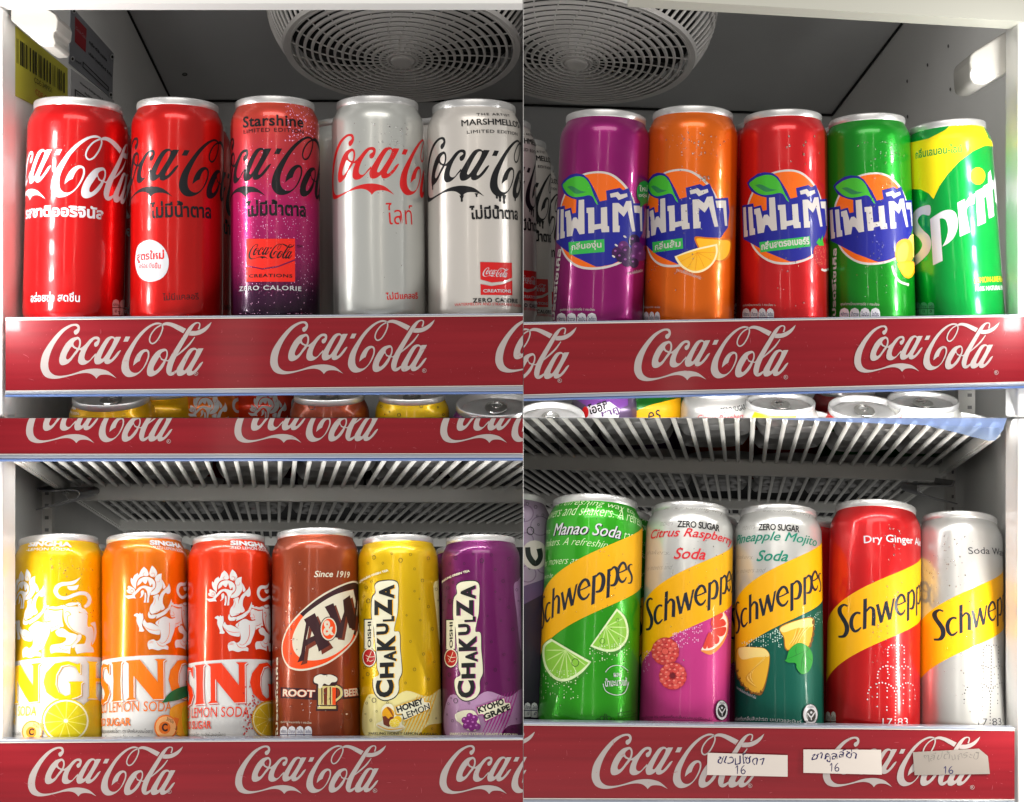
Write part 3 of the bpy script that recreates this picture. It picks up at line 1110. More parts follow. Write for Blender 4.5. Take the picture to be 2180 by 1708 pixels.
# ------------------------------------------------------------------ wire racks of the lower bays
def rack(xs, label, x_from, x_to, fx, z0, d, slope, step, bars, ends, xlim):
    """sheared rack: points X(Y)=x+d[0]*Y, Z=z0+d[1]*Y + slope*x"""
    def P(x, Y, dz=0):
        return pt(x + d[0] * Y, Y, z0 + d[1] * Y + slope * x + dz)
    root = empty('wire_rack', P((x_from + x_to) / 2, .1))
    tag(root, label, 'shelf rack')
    inv = Matrix.Translation(-root.location)
    bm = bmesh.new()
    x = x_from + step
    while x < x_to - step * .6:
        pts = [P(x, y) for y in (.008, .3, .6, ends)]
        tube(bm, pts, .00165, 8)
        x += step
    bm.transform(inv)
    o = mkobj('wire', bm, WIREM, root, smooth=True)
    clip(o, xs=xs, zs=-1)
    for (ya, hh) in bars:
        bm = bmesh.new()
        A = [P(x_from, ya, 5), P(x_to, ya, 5), P(x_to, ya, -hh), P(x_from, ya, -hh)]
        B = [P(x_from, ya + .012, 5), P(x_to, ya + .012, 5), P(x_to, ya + .012, -hh), P(x_from, ya + .012, -hh)]
        hexa(bm, A, B)
        bmesh.ops.bevel(bm, geom=bm.edges[:], offset=.0012, segments=2, affect='EDGES')
        bm.transform(inv)
        o = mkobj('cross_bar', bm, WIREM, root)
        clip(o, xs=xs, zs=-1)
    bm = bmesh.new()
    for xe in xlim:
        A = [P(xe - 9, .008, 8), P(xe + 9, .008, 8), P(xe + 9, .008, -26), P(xe - 9, .008, -26)]
        B = [P(xe - 9, ends, 8), P(xe + 9, ends, 8), P(xe + 9, ends, -26), P(xe - 9, ends, -26)]
        hexa(bm, A, B)
    bmesh.ops.bevel(bm, geom=bm.edges[:], offset=.0012, segments=2, affect='EDGES')
    bm.transform(inv)
    o = mkobj('side_rail', bm, WIREM, root)
    clip(o, xs=xs, zs=-1)
    return P


PL_ = rack(-1, 'white wire rack above the lion soda cans', -1085, 700, 0, -72, (-524, -450), -.006, 33.4, [(.252, 39), (.655, 34), (.95, 32)], .97, [-1085])
PR_ = rack(1, 'white wire rack above the mixer soda cans', -760, 1016, 0, 18, (468, -427), -.03, 34.7, [(.285, 37), (.71, 34), (.95, 32)], .97, [1012])

# ------------------------------------------------------------------ front row cans
BLK = ink('#0c0d12'); WHT = ink('#bfbfc4'); REDI = ink('#c81a1c'); CRM = ink('#d6cbb8')
GREYI = ink('#8d8a86')


# --- upper left
c1 = Can(155.5, 675, 168, 204.6, 212, lean=.02)
a = Art(c1)
logo(a, WHT, (1098, 252), (460, 1207), .2, 'A')
a.z = 'E'
a.text('รสชาติออริจินัล', (197, 150), (783, 152), 92, WHT, .035)
a.text('อร่อยซ่า สดชื่น', (235, 778), (605, 776), 72, WHT, .015)
table(a, 850, 755, 962, 875, 2, 'E', fg='#c9a0a0', bg='#5a0a10')
c1.build(a, paint('#c00d10'), 'red cola can with white script, leftmost of the upper left row', 'cola cans on the upper shelf')

c2 = Can(376, 673, 378.6, 205.7, 195, lean=.02)
a = Art(c2)
logo(a, BLK, (1098, 252), (1472, 1213), .193, 'A')
a.z = 'E'
a.text('ไม่มีน้ำตาล', (1142, 145), (1602, 145), 125, BLK, .028)
a.poly([(1030, 440), (1050, 350), (1110, 308), (1180, 312), (1245, 365), (1280, 450), (1270, 540), (1220, 600), (1140, 622), (1070, 595), (1035, 520)], WHT, True)
a.text('สูตรใหม่', (1042, 485), (1248, 470), 90, REDI, .035)
a.text('อร่อยยิ่งขึ้น', (1058, 522), (1220, 522), 45, REDI, .02)
a.text('ไม่มีแคลอรี', (1238, 765), (1508, 757), 55, BLK, .0)
c2.build(a, paint('#c4120f'), 'red can with black script and a round white badge', 'cola cans on the upper shelf')

c3 = Can(586.8, 670, 585.5, 202.7, 189, lean=.02)
a = Art(c3)
random.seed(4)
pts = []
for i in range(560):
    x = random.uniform(-80, 80); y = random.gauss(500, 90)
    pts.append((587 + x, min(668, max(225, y + .4 * abs(x)))))
for i in range(130):
    pts.append((587 + random.uniform(20, 88), random.uniform(215, 300)))
for r, n0, n1 in ((.55, 0, 330), (1.0, 330, 560), (1.5, 560, 620), (.8, 620, 690)):
    a.z = None
    arc_dots(a, ink('#e9a9d4'), pts[n0:n1], r)
logo(a, BLK, (1098, 252), (123, 1200), .194, 'B')
a.z = None
a.text('Starshine', (518, 273.5), (646, 273), 24, BLK, .02, 0, 1.05)
a.text('LIMITED EDITION', (519, 285.5), (646, 285.5), 8, BLK, .01, 0, 1.15)
a.z = 'E'
a.text('ไม่มีน้ำตาล', (1870, 133), (2320, 133), 122, BLK, .03)
a.z = 'F'
a.poly([(-122, 295), (246, 295), (246, 450), (120, 500), (0, 520), (-120, 495)], ink('#e5261a'))
a.poly([(-122, 505), (0, 530), (110, 515), (246, 462), (246, 622), (-122, 622)], ink('#e5261a'))
logo(a, BLK, (33, 52), (-105, 338), .163 * .285, 'F')
a.text('CREATIONS', (-100, 592), (225, 592), 25, BLK, .02, 0, 1.1)
a.text('ZERO CALORIE', (-172, 694), (292, 694), 34, WHT, .02, 0, 1.15)
a.text('TM', (258, 365), (300, 365), 20, BLK)
c3.build(a, gradient_paint('starshine_paint', [(0., '#1a0a1c'), (.14, '#3d1237'), (.30, '#981a5e'), (.52, '#bd1c68'), (.70, '#c43046'), (1., '#cf482e')], 0, c3.H),
         'pink and orange gradient can with white specks and black script', 'cola cans on the upper shelf')

c4 = Can(809, 668, 803.5, 202, 196, lean=.02)
a = Art(c4)
logo(a, REDI, (1098, 252), (1128, 1205), .192, 'B')
a.z = 'F'
a.text('ไลท์', (945, 188), (1142, 190), 160, REDI, -.005)
a.text('ไม่มีแคลอรี', (938, 760), (1178, 752), 55, REDI, .02)
c4.build(a, paint('#c4c6c2', .5, .3), 'silver can with red script', 'cola cans on the upper shelf')

c5 = Can(1012, 667, 1009, 209.5, 200, lean=.02)
a = Art(c5)
logo(a, BLK, (1098, 252), (1847, 1216), .19, 'B', drip=True)
a.z = 'B'
a.text('THE ARTIST', (1697, 918), (1962, 928), 20, BLK, .01, 0, 1.2)
a.text("MARSHMELLO'S", (1580, 1003), (2033, 1018), 50, BLK, .035)
a.text('LIMITED EDITION', (1622, 1062), (2018, 1078), 24, BLK, .02, 0, 1.1)
a.z = 'F'
a.text('ไม่มีน้ำตาล', (1575, 152), (1936, 156), 105, BLK, .03)
a.poly([(1652, 472), (1890, 478), (1892, 592), (1820, 620), (1740, 628), (1654, 604)], REDI)
a.poly([(1654, 640), (1740, 655), (1830, 640), (1893, 612), (1894, 724), (1656, 722)], REDI)
logo(a, WHT, (33, 52), (1670, 512), .0285, 'F')
a.text('CREATIONS', (1675, 704), (1882, 706), 24, WHT, .02)
a.text('ZERO CALORIE', (1596, 782), (1932, 785), 32, BLK, .025, 0, 1.15)
a.text('WATERMELON AND STRAWBERRY FLAVORED', (1460, 808), (1985, 826), 20, REDI, .01)
c5.build(a, paint('#d2cdc7', .35, .33), 'silver grey can with black dripping script and a small red square', 'cola cans on the upper shelf')

# --- upper right: fruit soda cans
f1 = Can(1270, 685, 1290, 231.5, 193, lean=.05)
f2 = Can(1465, 684, 1475, 223.4, 193, lean=.05)
f3 = Can(1670, 682, 1666.6, 230.9, 187, lean=.04)
f4 = Can(1857, 680, 1845, 239.4, 183, lean=.04)
f5 = Can(2047, 676, 2015, 252, 186, lean=.04)
BLU = ink('#1a1f86'); ORG = ink('#e0620c'); LEAF = ink('#3fae2e'); LEAFD = ink('#2b7c4a'); FW = ink('#c2bcb8'); TAGG = ink('#2fa54a')
ref = f3
EMB = [
    ('w', [(185, 600), (215, 490), (290, 340), (400, 210), (560, 110), (780, 68), (960, 95), (1100, 190), (1210, 330), (1280, 500), (1320, 700), (1320, 950), (1285, 1170), (1180, 1350), (1050, 1425), (900, 1468), (740, 1482), (580, 1465), (440, 1405), (320, 1305), (240, 1180), (185, 1000), (165, 800)], 1),
    ('o', [(205, 610), (238, 500), (310, 360), (420, 240), (570, 135), (780, 98), (945, 122), (1078, 212), (1184, 345), (1252, 508), (1290, 700), (1290, 950), (1255, 1160), (1160, 1325), (1035, 1397), (890, 1436), (740, 1448), (590, 1432), (455, 1378), (340, 1282), (262, 1165), (210, 990), (190, 800)], 1),
    ('b', [(105, 605), (272, 572), (282, 628), (388, 600), (413, 684), (470, 672), (468, 484), (400, 470), (300, 432), (240, 390), (205, 330), (180, 270), (225, 210), (340, 130), (440, 108), (560, 122), (640, 180), (700, 270), (760, 370), (825, 502), (925, 478), (905, 345), (1090, 298), (1130, 330), (1200, 295), (1250, 450), (1265, 512), (1362, 505), (1372, 700), (1368, 930), (1330, 1060), (1262, 1160), (1165, 1322), (1040, 1395), (890, 1433), (820, 1438), (480, 1300), (125, 1100)], 0),
    ('l', [(213, 282), (270, 225), (340, 182), (460, 149), (570, 165), (650, 240), (700, 340), (740, 430), (780, 500), (805, 554, C), (765, 520), (720, 442), (660, 417), (560, 437), (430, 447), (330, 412), (260, 350)], 1),
    ('d', [(300, 303, C), (360, 288), (430, 308), (520, 352), (620, 370, C), (540, 392), (450, 398), (380, 358)], 1),
    ('w', [(122, 635), (162, 625), (178, 970), (190, 975), (190, 1062), (135, 1075)], 0),
    ('w', [(197, 630), (255, 622), (278, 942), (297, 945), (300, 1035), (218, 1050)], 0),
    ('w', [(285, 660), (370, 638), (410, 800), (435, 745), (480, 738), (515, 775), (505, 490), (592, 480), (625, 970), (545, 982), (490, 895), (450, 893), (430, 1005), (340, 1020), (312, 740), (290, 735)], 0),
    ('w', [(635, 598), (748, 590), (765, 835), (858, 820), (845, 590), (930, 577), (950, 850), (970, 852), (977, 935), (875, 943), (862, 890), (768, 912), (765, 955), (682, 962), (662, 672), (640, 670)], 0),
    ('w', [(1002, 520), (1080, 515), (1145, 575), (1175, 485), (1235, 480), (1298, 912), (1265, 918), (1200, 620), (1155, 710), (1082, 635), (1095, 838), (1112, 840), (1112, 930), (1025, 935)], 0),
    ('w', [(1265, 545), (1350, 545), (1364, 905), (1350, 905), (1333, 650), (1280, 645)], 0),
    ('w', [(960, 388), (1065, 358), (1100, 395), (1180, 372), (1190, 420), (1080, 475), (1045, 428), (975, 443)], 0)]
_ra = Art(ref); _ra.z = 'q2'
EMBUV = [(c, _ra.tr(p, bool(sm))) for c, p, sm in EMB]
RA = ref.unproj(1679, 361)


def emblem(art, px, m_or=None):
    b = art.s.unproj(*px)
    k = art.s.R / ref.R
    cm = dict(w=FW, o=m_or or ORG, b=BLU, l=LEAF, d=LEAFD)
    for c, uv in EMBUV:
        art.uvpoly([(b[0] + (p[0] - RA[0]) * k, b[1] + (p[1] - RA[1]) * k) for p in uv], cm[c])


def fruit_can(c, px, col, label, extra):
    a = Art(c)
    emblem(a, px)
    extra(a)
    c.build(a, paint(col, .5), label, 'fruit soda cans on the upper shelf')


def tagtext(a, z, quad, s, b=.02):
    a.z = z
    a.poly(quad, TAGG)
    x0, y0 = quad[3]; x1, y1 = quad[2]; h = quad[3][1] - quad[0][1]
    dx = (x1 - x0) * .07
    sl = (y1 - y0) / (x1 - x0)
    a.text(s, (x0 + dx, y0 - h * .18 + sl * dx), (x1 - dx * 1.2, y1 - h * .18), h * .72, FW, b)


def ex1(a):
    a.z = 'G'
    tagtext(a, 'G', [(350, 322), (620, 298), (623, 395), (356, 418)], 'กลิ่นองุ่น')
    g = [ink('#5b2160'), ink('#3c1548'), ink('#2a0f38')]
    for i, (x, y, r) in enumerate(((765, 355, 40), (715, 400, 38), (845, 310, 44), (870, 370, 46), (790, 395, 42), (745, 435, 36), (850, 440, 42), (790, 465, 40), (845, 480, 34), (900, 420, 40))):
        a.poly(ellipse(x, y, r, r * 1.08), g[i % 3])
        a.poly(ellipse(x - r * .3, y - r * .35, r * .25, r * .2), ink('#8b4c92'))
    for x, y in ((690, 430), (710, 345), (775, 280)):
        a.poly(ellipse(x, y, 14, 7, rot=.6), FW)
    a.z = 'C'
    a.poly([(905, 1500), (930, 1450), (975, 1440), (1010, 1500), (1005, 1590), (960, 1620), (930, 1645), (928, 1600), (908, 1570)], ink('#1e7a35'), True)
    a.text('ใหม่', (925, 1520), (985, 1520), 50, FW, .01)
    a.text('องุ่น', (918, 1572), (980, 1572), 40, FW, .01)
    a.z = 'G'
    a.text('โปรดรีไซเคิล', (272, 960), (300, 375), 78, FW, .03)
    a.text('คุณค่าทางโภชนาการต่อ 1 กระป๋อง', (288, 850), (548, 850), 26, FW, .005)
    table(a, 262, 858, 565, 1000, 4, 'G')
    a.text('ภาพวาดเพื่อสื่อถึงกลิ่นรส', (795, 570), (905, 545), 24, FW, .0)


def ex2(a):
    tagtext(a, 'G', [(987, 322), (1215, 290), (1220, 370), (991, 402)], 'กลิ่นส้ม')
    sl, pu, sg = ink('#e08a10'), ink('#f0b020'), ink('#f4c038')
    a.poly([(1308, 282), (1400, 285), (1500, 290), (1580, 305), (1585, 380), (1560, 440), (1500, 475), (1440, 460), (1370, 420), (1325, 350)], ink('#c96a08'), True)
    a.poly([(1322, 295), (1400, 298), (1500, 304), (1570, 315), (1572, 375), (1548, 430), (1500, 460), (1440, 445), (1375, 405), (1335, 345)], pu, True)
    a.poly([(1155, 430, C), (1300, 375), (1475, 335, C), (1480, 400), (1450, 480), (1380, 540), (1300, 555), (1220, 520), (1175, 470)], ink('#f0dfae'), True)
    a.poly([(1172, 432, C), (1310, 386), (1463, 350, C), (1466, 405), (1437, 475), (1375, 525), (1300, 540), (1230, 508), (1190, 462)], pu, True)
    for x1, y1 in ((1200, 470), (1250, 520), (1310, 535), (1380, 515), (1435, 460), (1462, 400)):
        a.stroke([(1325, 400, 4), ((1325 + x1) / 2 + 3, (400 + y1) / 2, 3), (x1, y1, 4)], sl)
    a.text('ภาพวาดเพื่อสื่อถึงกลิ่นรสเท่านั้น', (1165, 540), (1350, 605), 26, FW, .0)
    a.text('คุณค่าทางโภชนาการต่อ 1 กระป๋อง', (880, 835), (1045, 828), 22, FW, .005)
    table(a, 880, 848, 1048, 985, 4, 'G')


def ex3(a):
    a.z = 'q2'
    a.poly([(362, 1150), (1105, 1060), (1120, 1210), (380, 1300)], TAGG)
    a.text('กลิ่นสตรอเบอร์รี', (395, 1270), (1105, 1180), 120, FW, .035)
    a.poly([(1210, 1195), (1165, 1260), (1165, 1360), (1200, 1450), (1280, 1530), (1360, 1560), (1395, 1500), (1395, 1200), (1320, 1170)], ink('#a81020'), True)
    a.poly([(1205, 1155), (1230, 1110), (1255, 1080), (1262, 1130), (1300, 1040), (1300, 1130), (1320, 1200), (1250, 1205)], ink('#2fa02c'))
    random.seed(2)
    arc_dots(a, ink('#e6a070'), [(random.uniform(1185, 1385), random.uniform(1220, 1480)) for _ in range(60)], 5)
    a.stroke([(1280, 1550, 30), (1330, 1568, 34), (1385, 1545, 28)], FW)
    a.z = 'G'
    a.text('คุณค่าทางโภชนาการต่อ 1 กระป๋อง', (1675, 815), (1900, 812), 24, FW, .005)
    table(a, 1670, 822, 1912, 960, 4, 'G')


def ex4(a):
    a.z = 'H'
    a.poly([(1010, 310), (1040, 262), (1075, 280), (1075, 420), (1020, 420)], ink('#e6cf62'), True)
    a.poly([(910, 400), (925, 330), (975, 297), (1025, 310), (1045, 370), (1040, 450), (1000, 500), (940, 480), (915, 440)], ink('#e9962c'), True)
    a.poly([(925, 420), (950, 345), (990, 320), (1010, 360), (1000, 440), (960, 480)], ink('#f2ac48'), True)
    a.poly([(935, 475), (1065, 475), (1060, 540), (1030, 590), (990, 590), (955, 550)], ink('#f29a12'), True)
    a.poly([(950, 482), (1060, 482), (1050, 535), (1025, 575), (992, 575), (962, 540)], ink('#ffb52e'), True)
    a.stroke([(888, 500, 16), (905, 560, 18), (945, 620, 18), (1015, 645, 18)], FW)
    a.text('โปรดรีไซเคิล', (470, 925), (470, 368), 58, FW, .03)
    a.text('คุณค่าทางโภชนาการต่อ 1 กระป๋อง', (500, 808), (790, 812), 30, FW, .005)
    table(a, 490, 820, 800, 960, 4, 'H')


fruit_can(f1, (1276, 364.7), '#8a0c66', 'purple fruit soda can with a bunch of grapes', ex1)
fruit_can(f2, (1445, 359.8), '#e06506', 'orange fruit soda can with orange slices', ex2)
fruit_can(f3, (1679, 361), '#c4161c', 'red fruit soda can with a strawberry', ex3)
fruit_can(f4, (1861.6, 367), '#0d8a1c', 'bright green fruit soda can with an orange fruit', ex4)

a = Art(f5)
a.z = 'q3'
YL = ink('#e6cf10'); YG = ink('#86a010'); DG = ink('#045c2e')
a.poly([(-30, 250), (25, 238), (180, 202), (320, 130), (395, 62), (400, 20), (640, 20), (650, 100), (690, 200), (745, 250), (735, 262), (650, 266), (560, 310), (440, 400), (340, 510), (270, 610), (222, 718), (180, 670), (110, 635), (20, 634), (-30, 640)], YL)
a.text('กลิ่นเลมอน-ไลม์', (70, 378), (470, 322), 78, ink('#1f8a3c'), .03)
a.poly([(190, 772), (190, 855), (130, 850), (95, 880), (90, 920), (130, 980), (185, 1035), (202, 1095), (188, 1165), (140, 1225), (60, 1290), (20, 1290), (20, 1220), (60, 1205), (105, 1160), (126, 1110), (105, 1060), (50, 1000), (20, 930), (45, 850), (95, 795)], WHT, True)
a.poly([(193, 890, C), (250, 850), (310, 818), (370, 812), (415, 845), (431, 930), (405, 1030), (355, 1090), (297, 1125, C), (330, 1060), (346, 980), (330, 905), (300, 884), (275, 886, C), (300, 1245, C), (218, 1285, C)], WHT, True)
a.poly([(425, 750, C), (488, 718, C), (493, 748, C), (530, 695), (578, 670, C), (570, 762, C), (525, 775), (503, 815), (510, 870), (535, 1000, C), (447, 1040, C)], WHT, True)
a.poly([(580, 655), (645, 620), (668, 920), (598, 950)], WHT)
a.poly(ellipse(600, 522, 63, 74), YL)
a.poly([(645, 610), (688, 585), (686, 500), (708, 468), (720, 560), (733, 558), (733, 630), (722, 640), (740, 862), (695, 886), (672, 700), (652, 705)], WHT)
a.poly([(742, 500), (756, 620), (766, 790), (748, 740), (736, 600)], WHT)
a.text('LEMON-LIME FLAVOR', (572, 1438), (845, 1425), 46, YL, .03, .15)
a.text('100% NATURAL FLAVOR', (578, 1508), (850, 1495), 38, WHT, .03, .15)
table(a, 50, 1598, 232, 1705, 3, 'q3', fg='#4d9a72', bg='#04401e')
f5.build(a, paint('#009a3c', .5), 'green and yellow lemon lime can with white slanted letters', 'fruit soda cans on the upper shelf')

# --- lower left: lion sodas
s1 = Can(125.5, 1573, 126, 1136.5, 195, lean=.235, hide=30)
s2_ = Can(311.5, 1573, 307, 1132.7, 184, lean=.235, hide=30)
s3 = Can(491.5, 1572, 487, 1135, 178, lean=.235, hide=30)
s4 = Can(675, 1571, 671, 1123, 189, lean=.235, hide=30)
s5 = Can(854.6, 1571, 847, 1136.7, 175, lean=.235, hide=30)
s6 = Can(1028, 1570, 1023.4, 1136.8, 172, lean=.235, hide=30)
# lion emblem traced in two windows
_h = Art(s2_); _h.z = 'q5'
_b = Art(s1); _b.z = 'q4'
HEAD = [
    [(285, 527, C), (230, 472), (195, 395), (200, 325), (230, 350, C), (255, 285), (320, 236, C), (338, 270), (380, 180), (430, 124, C), (490, 185), (512, 262), (490, 292), (420, 292), (350, 320), (300, 390), (290, 470)],
    [(312, 470), (320, 400), (355, 345), (420, 312), (490, 306), (560, 330), (612, 375), (634, 440), (620, 505), (555, 565, C), (585, 490), (575, 430), (540, 470), (500, 355, C), (460, 432), (400, 385, C), (375, 422), (330, 455)],
    [(530, 220), (548, 160), (575, 104, C), (635, 165), (666, 240), (640, 290), (600, 312), (545, 292), (528, 258)],
    [(625, 350), (640, 300), (685, 262), (746, 246, C), (742, 330), (757, 420), (750, 500), (700, 580), (640, 622), (550, 632, C), (555, 590), (620, 530), (650, 460), (640, 390)],
    [(752, 358, C), (790, 420), (812, 490), (770, 520), (762, 440)],
    [(860, 470), (878, 420, C), (900, 510), (896, 590), (855, 612), (815, 592), (775, 660), (765, 770), (800, 868), (742, 910, C), (700, 810), (695, 700), (735, 600), (800, 530)],
    [(90, 638, C), (150, 640), (215, 628), (285, 560), (340, 500), (400, 470), (460, 465), (540, 490), (595, 500), (545, 600), (522, 680), (520, 765, C), (480, 770, C), (495, 640), (480, 560), (440, 515), (390, 515), (330, 575), (270, 640), (288, 695, C), (245, 690), (200, 695), (150, 700), (110, 672)],
    [(120, 545, C), (150, 530), (140, 490), (160, 464, C), (230, 500), (268, 530), (255, 600), (180, 607), (130, 582)],
    [(375, 572), (415, 545), (430, 590), (400, 660), (352, 688, C), (378, 640)],
    [(440, 590, C), (468, 600), (472, 680), (458, 768, C), (425, 768, C), (440, 700)],
    [(600, 655), (690, 625), (685, 720), (728, 900), (600, 965), (557, 965), (530, 900), (550, 820), (592, 760), (605, 700)],
    [(565, 985, C), (650, 985, C), (780, 920), (870, 830), (918, 703, C), (925, 790), (880, 900), (790, 990), (645, 1060, C), (655, 1015, C)],
    [(505, 960), (525, 918, C), (548, 985), (640, 1000), (612, 1050), (530, 1050), (503, 1010)],
    [(248, 1000), (300, 960), (340, 975), (355, 952), (380, 972), (408, 968), (418, 1060), (395, 1150), (408, 1220), (437, 1265), (410, 1292), (340, 1285, C), (346, 1230), (300, 1110), (297, 1030)],
    [(403, 1130), (440, 1068, C), (480, 1130), (560, 1135), (690, 1205), (712, 1260), (706, 1342), (600, 1332), (520, 1300), (460, 1235), (425, 1190)],
    [(635, 1140), (690, 1080), (800, 1020), (900, 1060), (988, 1045, C), (988, 1150), (972, 1260), (950, 1330), (925, 1400), (890, 1480), (820, 1522), (862, 1560), (860, 1618, C), (820, 1610), (760, 1605), (680, 1628), (580, 1600), (520, 1615, C), (500, 1560), (495, 1495), (530, 1450), (600, 1430), (650, 1460), (700, 1440), (728, 1390), (722, 1290), (690, 1200)]]
HLINES = [
    [(640, 930, 5), (790, 900, 8), (880, 840, 8)],
    [(680, 1160, 10), (690, 1110, 8), (705, 1085, 4)],
    [(880, 1130, 8), (885, 1240, 10), (870, 1360, 10), (820, 1460, 10), (760, 1500, 8), (700, 1480, 4)],
    [(610, 660, 4), (630, 740, 8), (600, 820, 4)],
    [(430, 1190, 4), (500, 1240, 9), (600, 1265, 10), (705, 1262, 6)],
    [(650, 1470, 6), (690, 1530, 10), (760, 1555, 10), (830, 1540, 5)],
    [(560, 250, 4), (600, 240, 7), (622, 280, 7), (590, 305, 6)],
    [(445, 225, 5), (412, 255, 7), (430, 288, 6)],
    [(655, 395, 5), (700, 395, 7), (712, 345, 5)],
    [(190, 555, 6), (210, 535, 8), (240, 545, 8), (240, 585, 8), (205, 590, 8), (190, 565, 6)],
    [(500, 1500, 4), (560, 1490, 8), (600, 1500, 3)], [(520, 1465, 3), (570, 1465, 8), (610, 1480, 3)],
    [(820, 940, 4), (900, 905, 8), (890, 985, 8), (965, 1000, 7), (940, 930, 6)]]
BODY = [
    [(600, 716, C), (655, 718), (650, 745), (720, 732), (780, 740), (830, 730), (890, 712), (905, 770), (780, 785), (680, 778), (610, 765)],
    [(560, 900), (600, 800), (660, 790), (760, 815), (895, 795, C), (888, 900), (893, 1000), (912, 1092), (850, 1102), (830, 1140), (760, 1152), (690, 1195, C), (690, 1140), (640, 1120), (690, 990), (600, 1000)],
    [(905, 700, C), (985, 740), (1010, 745), (1100, 735), (1180, 745), (1190, 850, C), (1290, 850), (1345, 890), (1340, 980), (1340, 1060), (1360, 1105), (1420, 1100), (1455, 1200), (1440, 1320), (1400, 1430), (1445, 1480), (1460, 1550), (1420, 1560), (1300, 1560), (1200, 1575), (1155, 1588, C), (1120, 1500), (1140, 1420), (1230, 1410), (1290, 1400), (1320, 1310), (1290, 1250), (1160, 1215), (1050, 1150), (980, 1080), (925, 960), (912, 820)],
    [(945, 700, C), (1030, 668), (1140, 665), (1150, 700), (1010, 730)],
    [(1150, 655), (1215, 680), (1240, 760), (1300, 790), (1360, 870, C), (1290, 850), (1200, 830), (1180, 740)],
    [(775, 1180), (870, 1130), (935, 1145), (1020, 1205), (1145, 1240), (1150, 1300), (1120, 1400), (1050, 1460), (1035, 1530), (1030, 1585, C), (980, 1570), (880, 1560), (770, 1560), (690, 1580, C), (670, 1500), (700, 1430), (790, 1410), (880, 1395), (955, 1340), (945, 1290), (830, 1272), (782, 1230)],
    [(1165, 1245), (1235, 1250), (1215, 1330), (1150, 1400), (1105, 1470), (1060, 1465), (1150, 1340)],
    [(1480, 1010, C), (1495, 1080), (1505, 1200), (1480, 1330), (1420, 1430), (1440, 1330), (1465, 1200), (1450, 1100), (1405, 1060), (1410, 1030)],
    [(980, 370, C), (1080, 365), (1190, 345, C), (1150, 425), (1050, 442), (990, 412)]]
BSTR = [[(1285, 745, 40), (1350, 700, 68), (1382, 610, 68), (1330, 515, 66), (1220, 495, 62), (1100, 530, 60), (950, 582, 55), (835, 560, 60), (772, 475, 76), (800, 385, 80), (880, 335, 70), (980, 325, 62), (1100, 300, 60), (1215, 215, 4)]]
BLINES = [[(650, 795, 8), (780, 805, 12), (895, 780, 8)], [(940, 860, 5), (960, 830, 12), (1000, 830, 14), (1040, 880, 14), (990, 910, 14), (985, 1000, 14), (1030, 1100, 14), (1110, 1175, 12), (1230, 1225, 6)],
          [(900, 1400, 4), (960, 1440, 12), (1060, 1420, 10), (1140, 1330, 8)], [(810, 1420, 6), (860, 1490, 10), (960, 1520, 10), (1020, 1490, 4)], [(640, 1130, 6), (760, 1100, 10), (870, 1040, 4)]]


def uvset(art, polys, strs, lines):
    P = [art.tr(p, True) for p in polys]
    S = []
    for st in strs + lines:
        L, R = ribbon(st)
        S.append(([art.s.unproj(*zx(art.z, p)) for p in L], [art.s.unproj(*zx(art.z, p)) for p in R]))
    return P, S[:len(strs)], S[len(strs):]


HUV = uvset(_h, HEAD, [], HLINES)
BUV = uvset(_b, BODY, BSTR, BLINES)
HREF = s2_.unproj(*zx('q5', (580, 105)))
BREF = s1.unproj(*zx('q4', (265, 75)))
# chest joint keeps body and head together
HJ = s2_.unproj(*zx('q5', (918, 705)))
BJ = s1.unproj(*zx('q4', (597, 652)))


def lion(art, px, cin):
    """px = photo px of the tip of the middle crest"""
    b = art.s.unproj(*px)
    k = art.s.R / s2_.R

    def fh(p): return (b[0] + (p[0] - HREF[0]) * k, b[1] + (p[1] - HREF[1]) * k)
    k2 = art.s.R / s1.R

    def fb(p):
        j = fh(HJ)
        return (j[0] + (p[0] - BJ[0]) * k2, j[1] + (p[1] - BJ[1]) * k2)
    for p in BUV[0]: art.uvpoly([fb(q) for q in p], LW_)
    for L, R in BUV[1]: art.strip([fb(q) for q in L], [fb(q) for q in R], LW_)
    for L, R in BUV[2]: art.strip([fb(q) for q in L], [fb(q) for q in R], cin)
    for p in HUV[0]: art.uvpoly([fh(q) for q in p], LW_)
    for L, R in HUV[2]: art.strip([fh(q) for q in L], [fh(q) for q in R], cin)


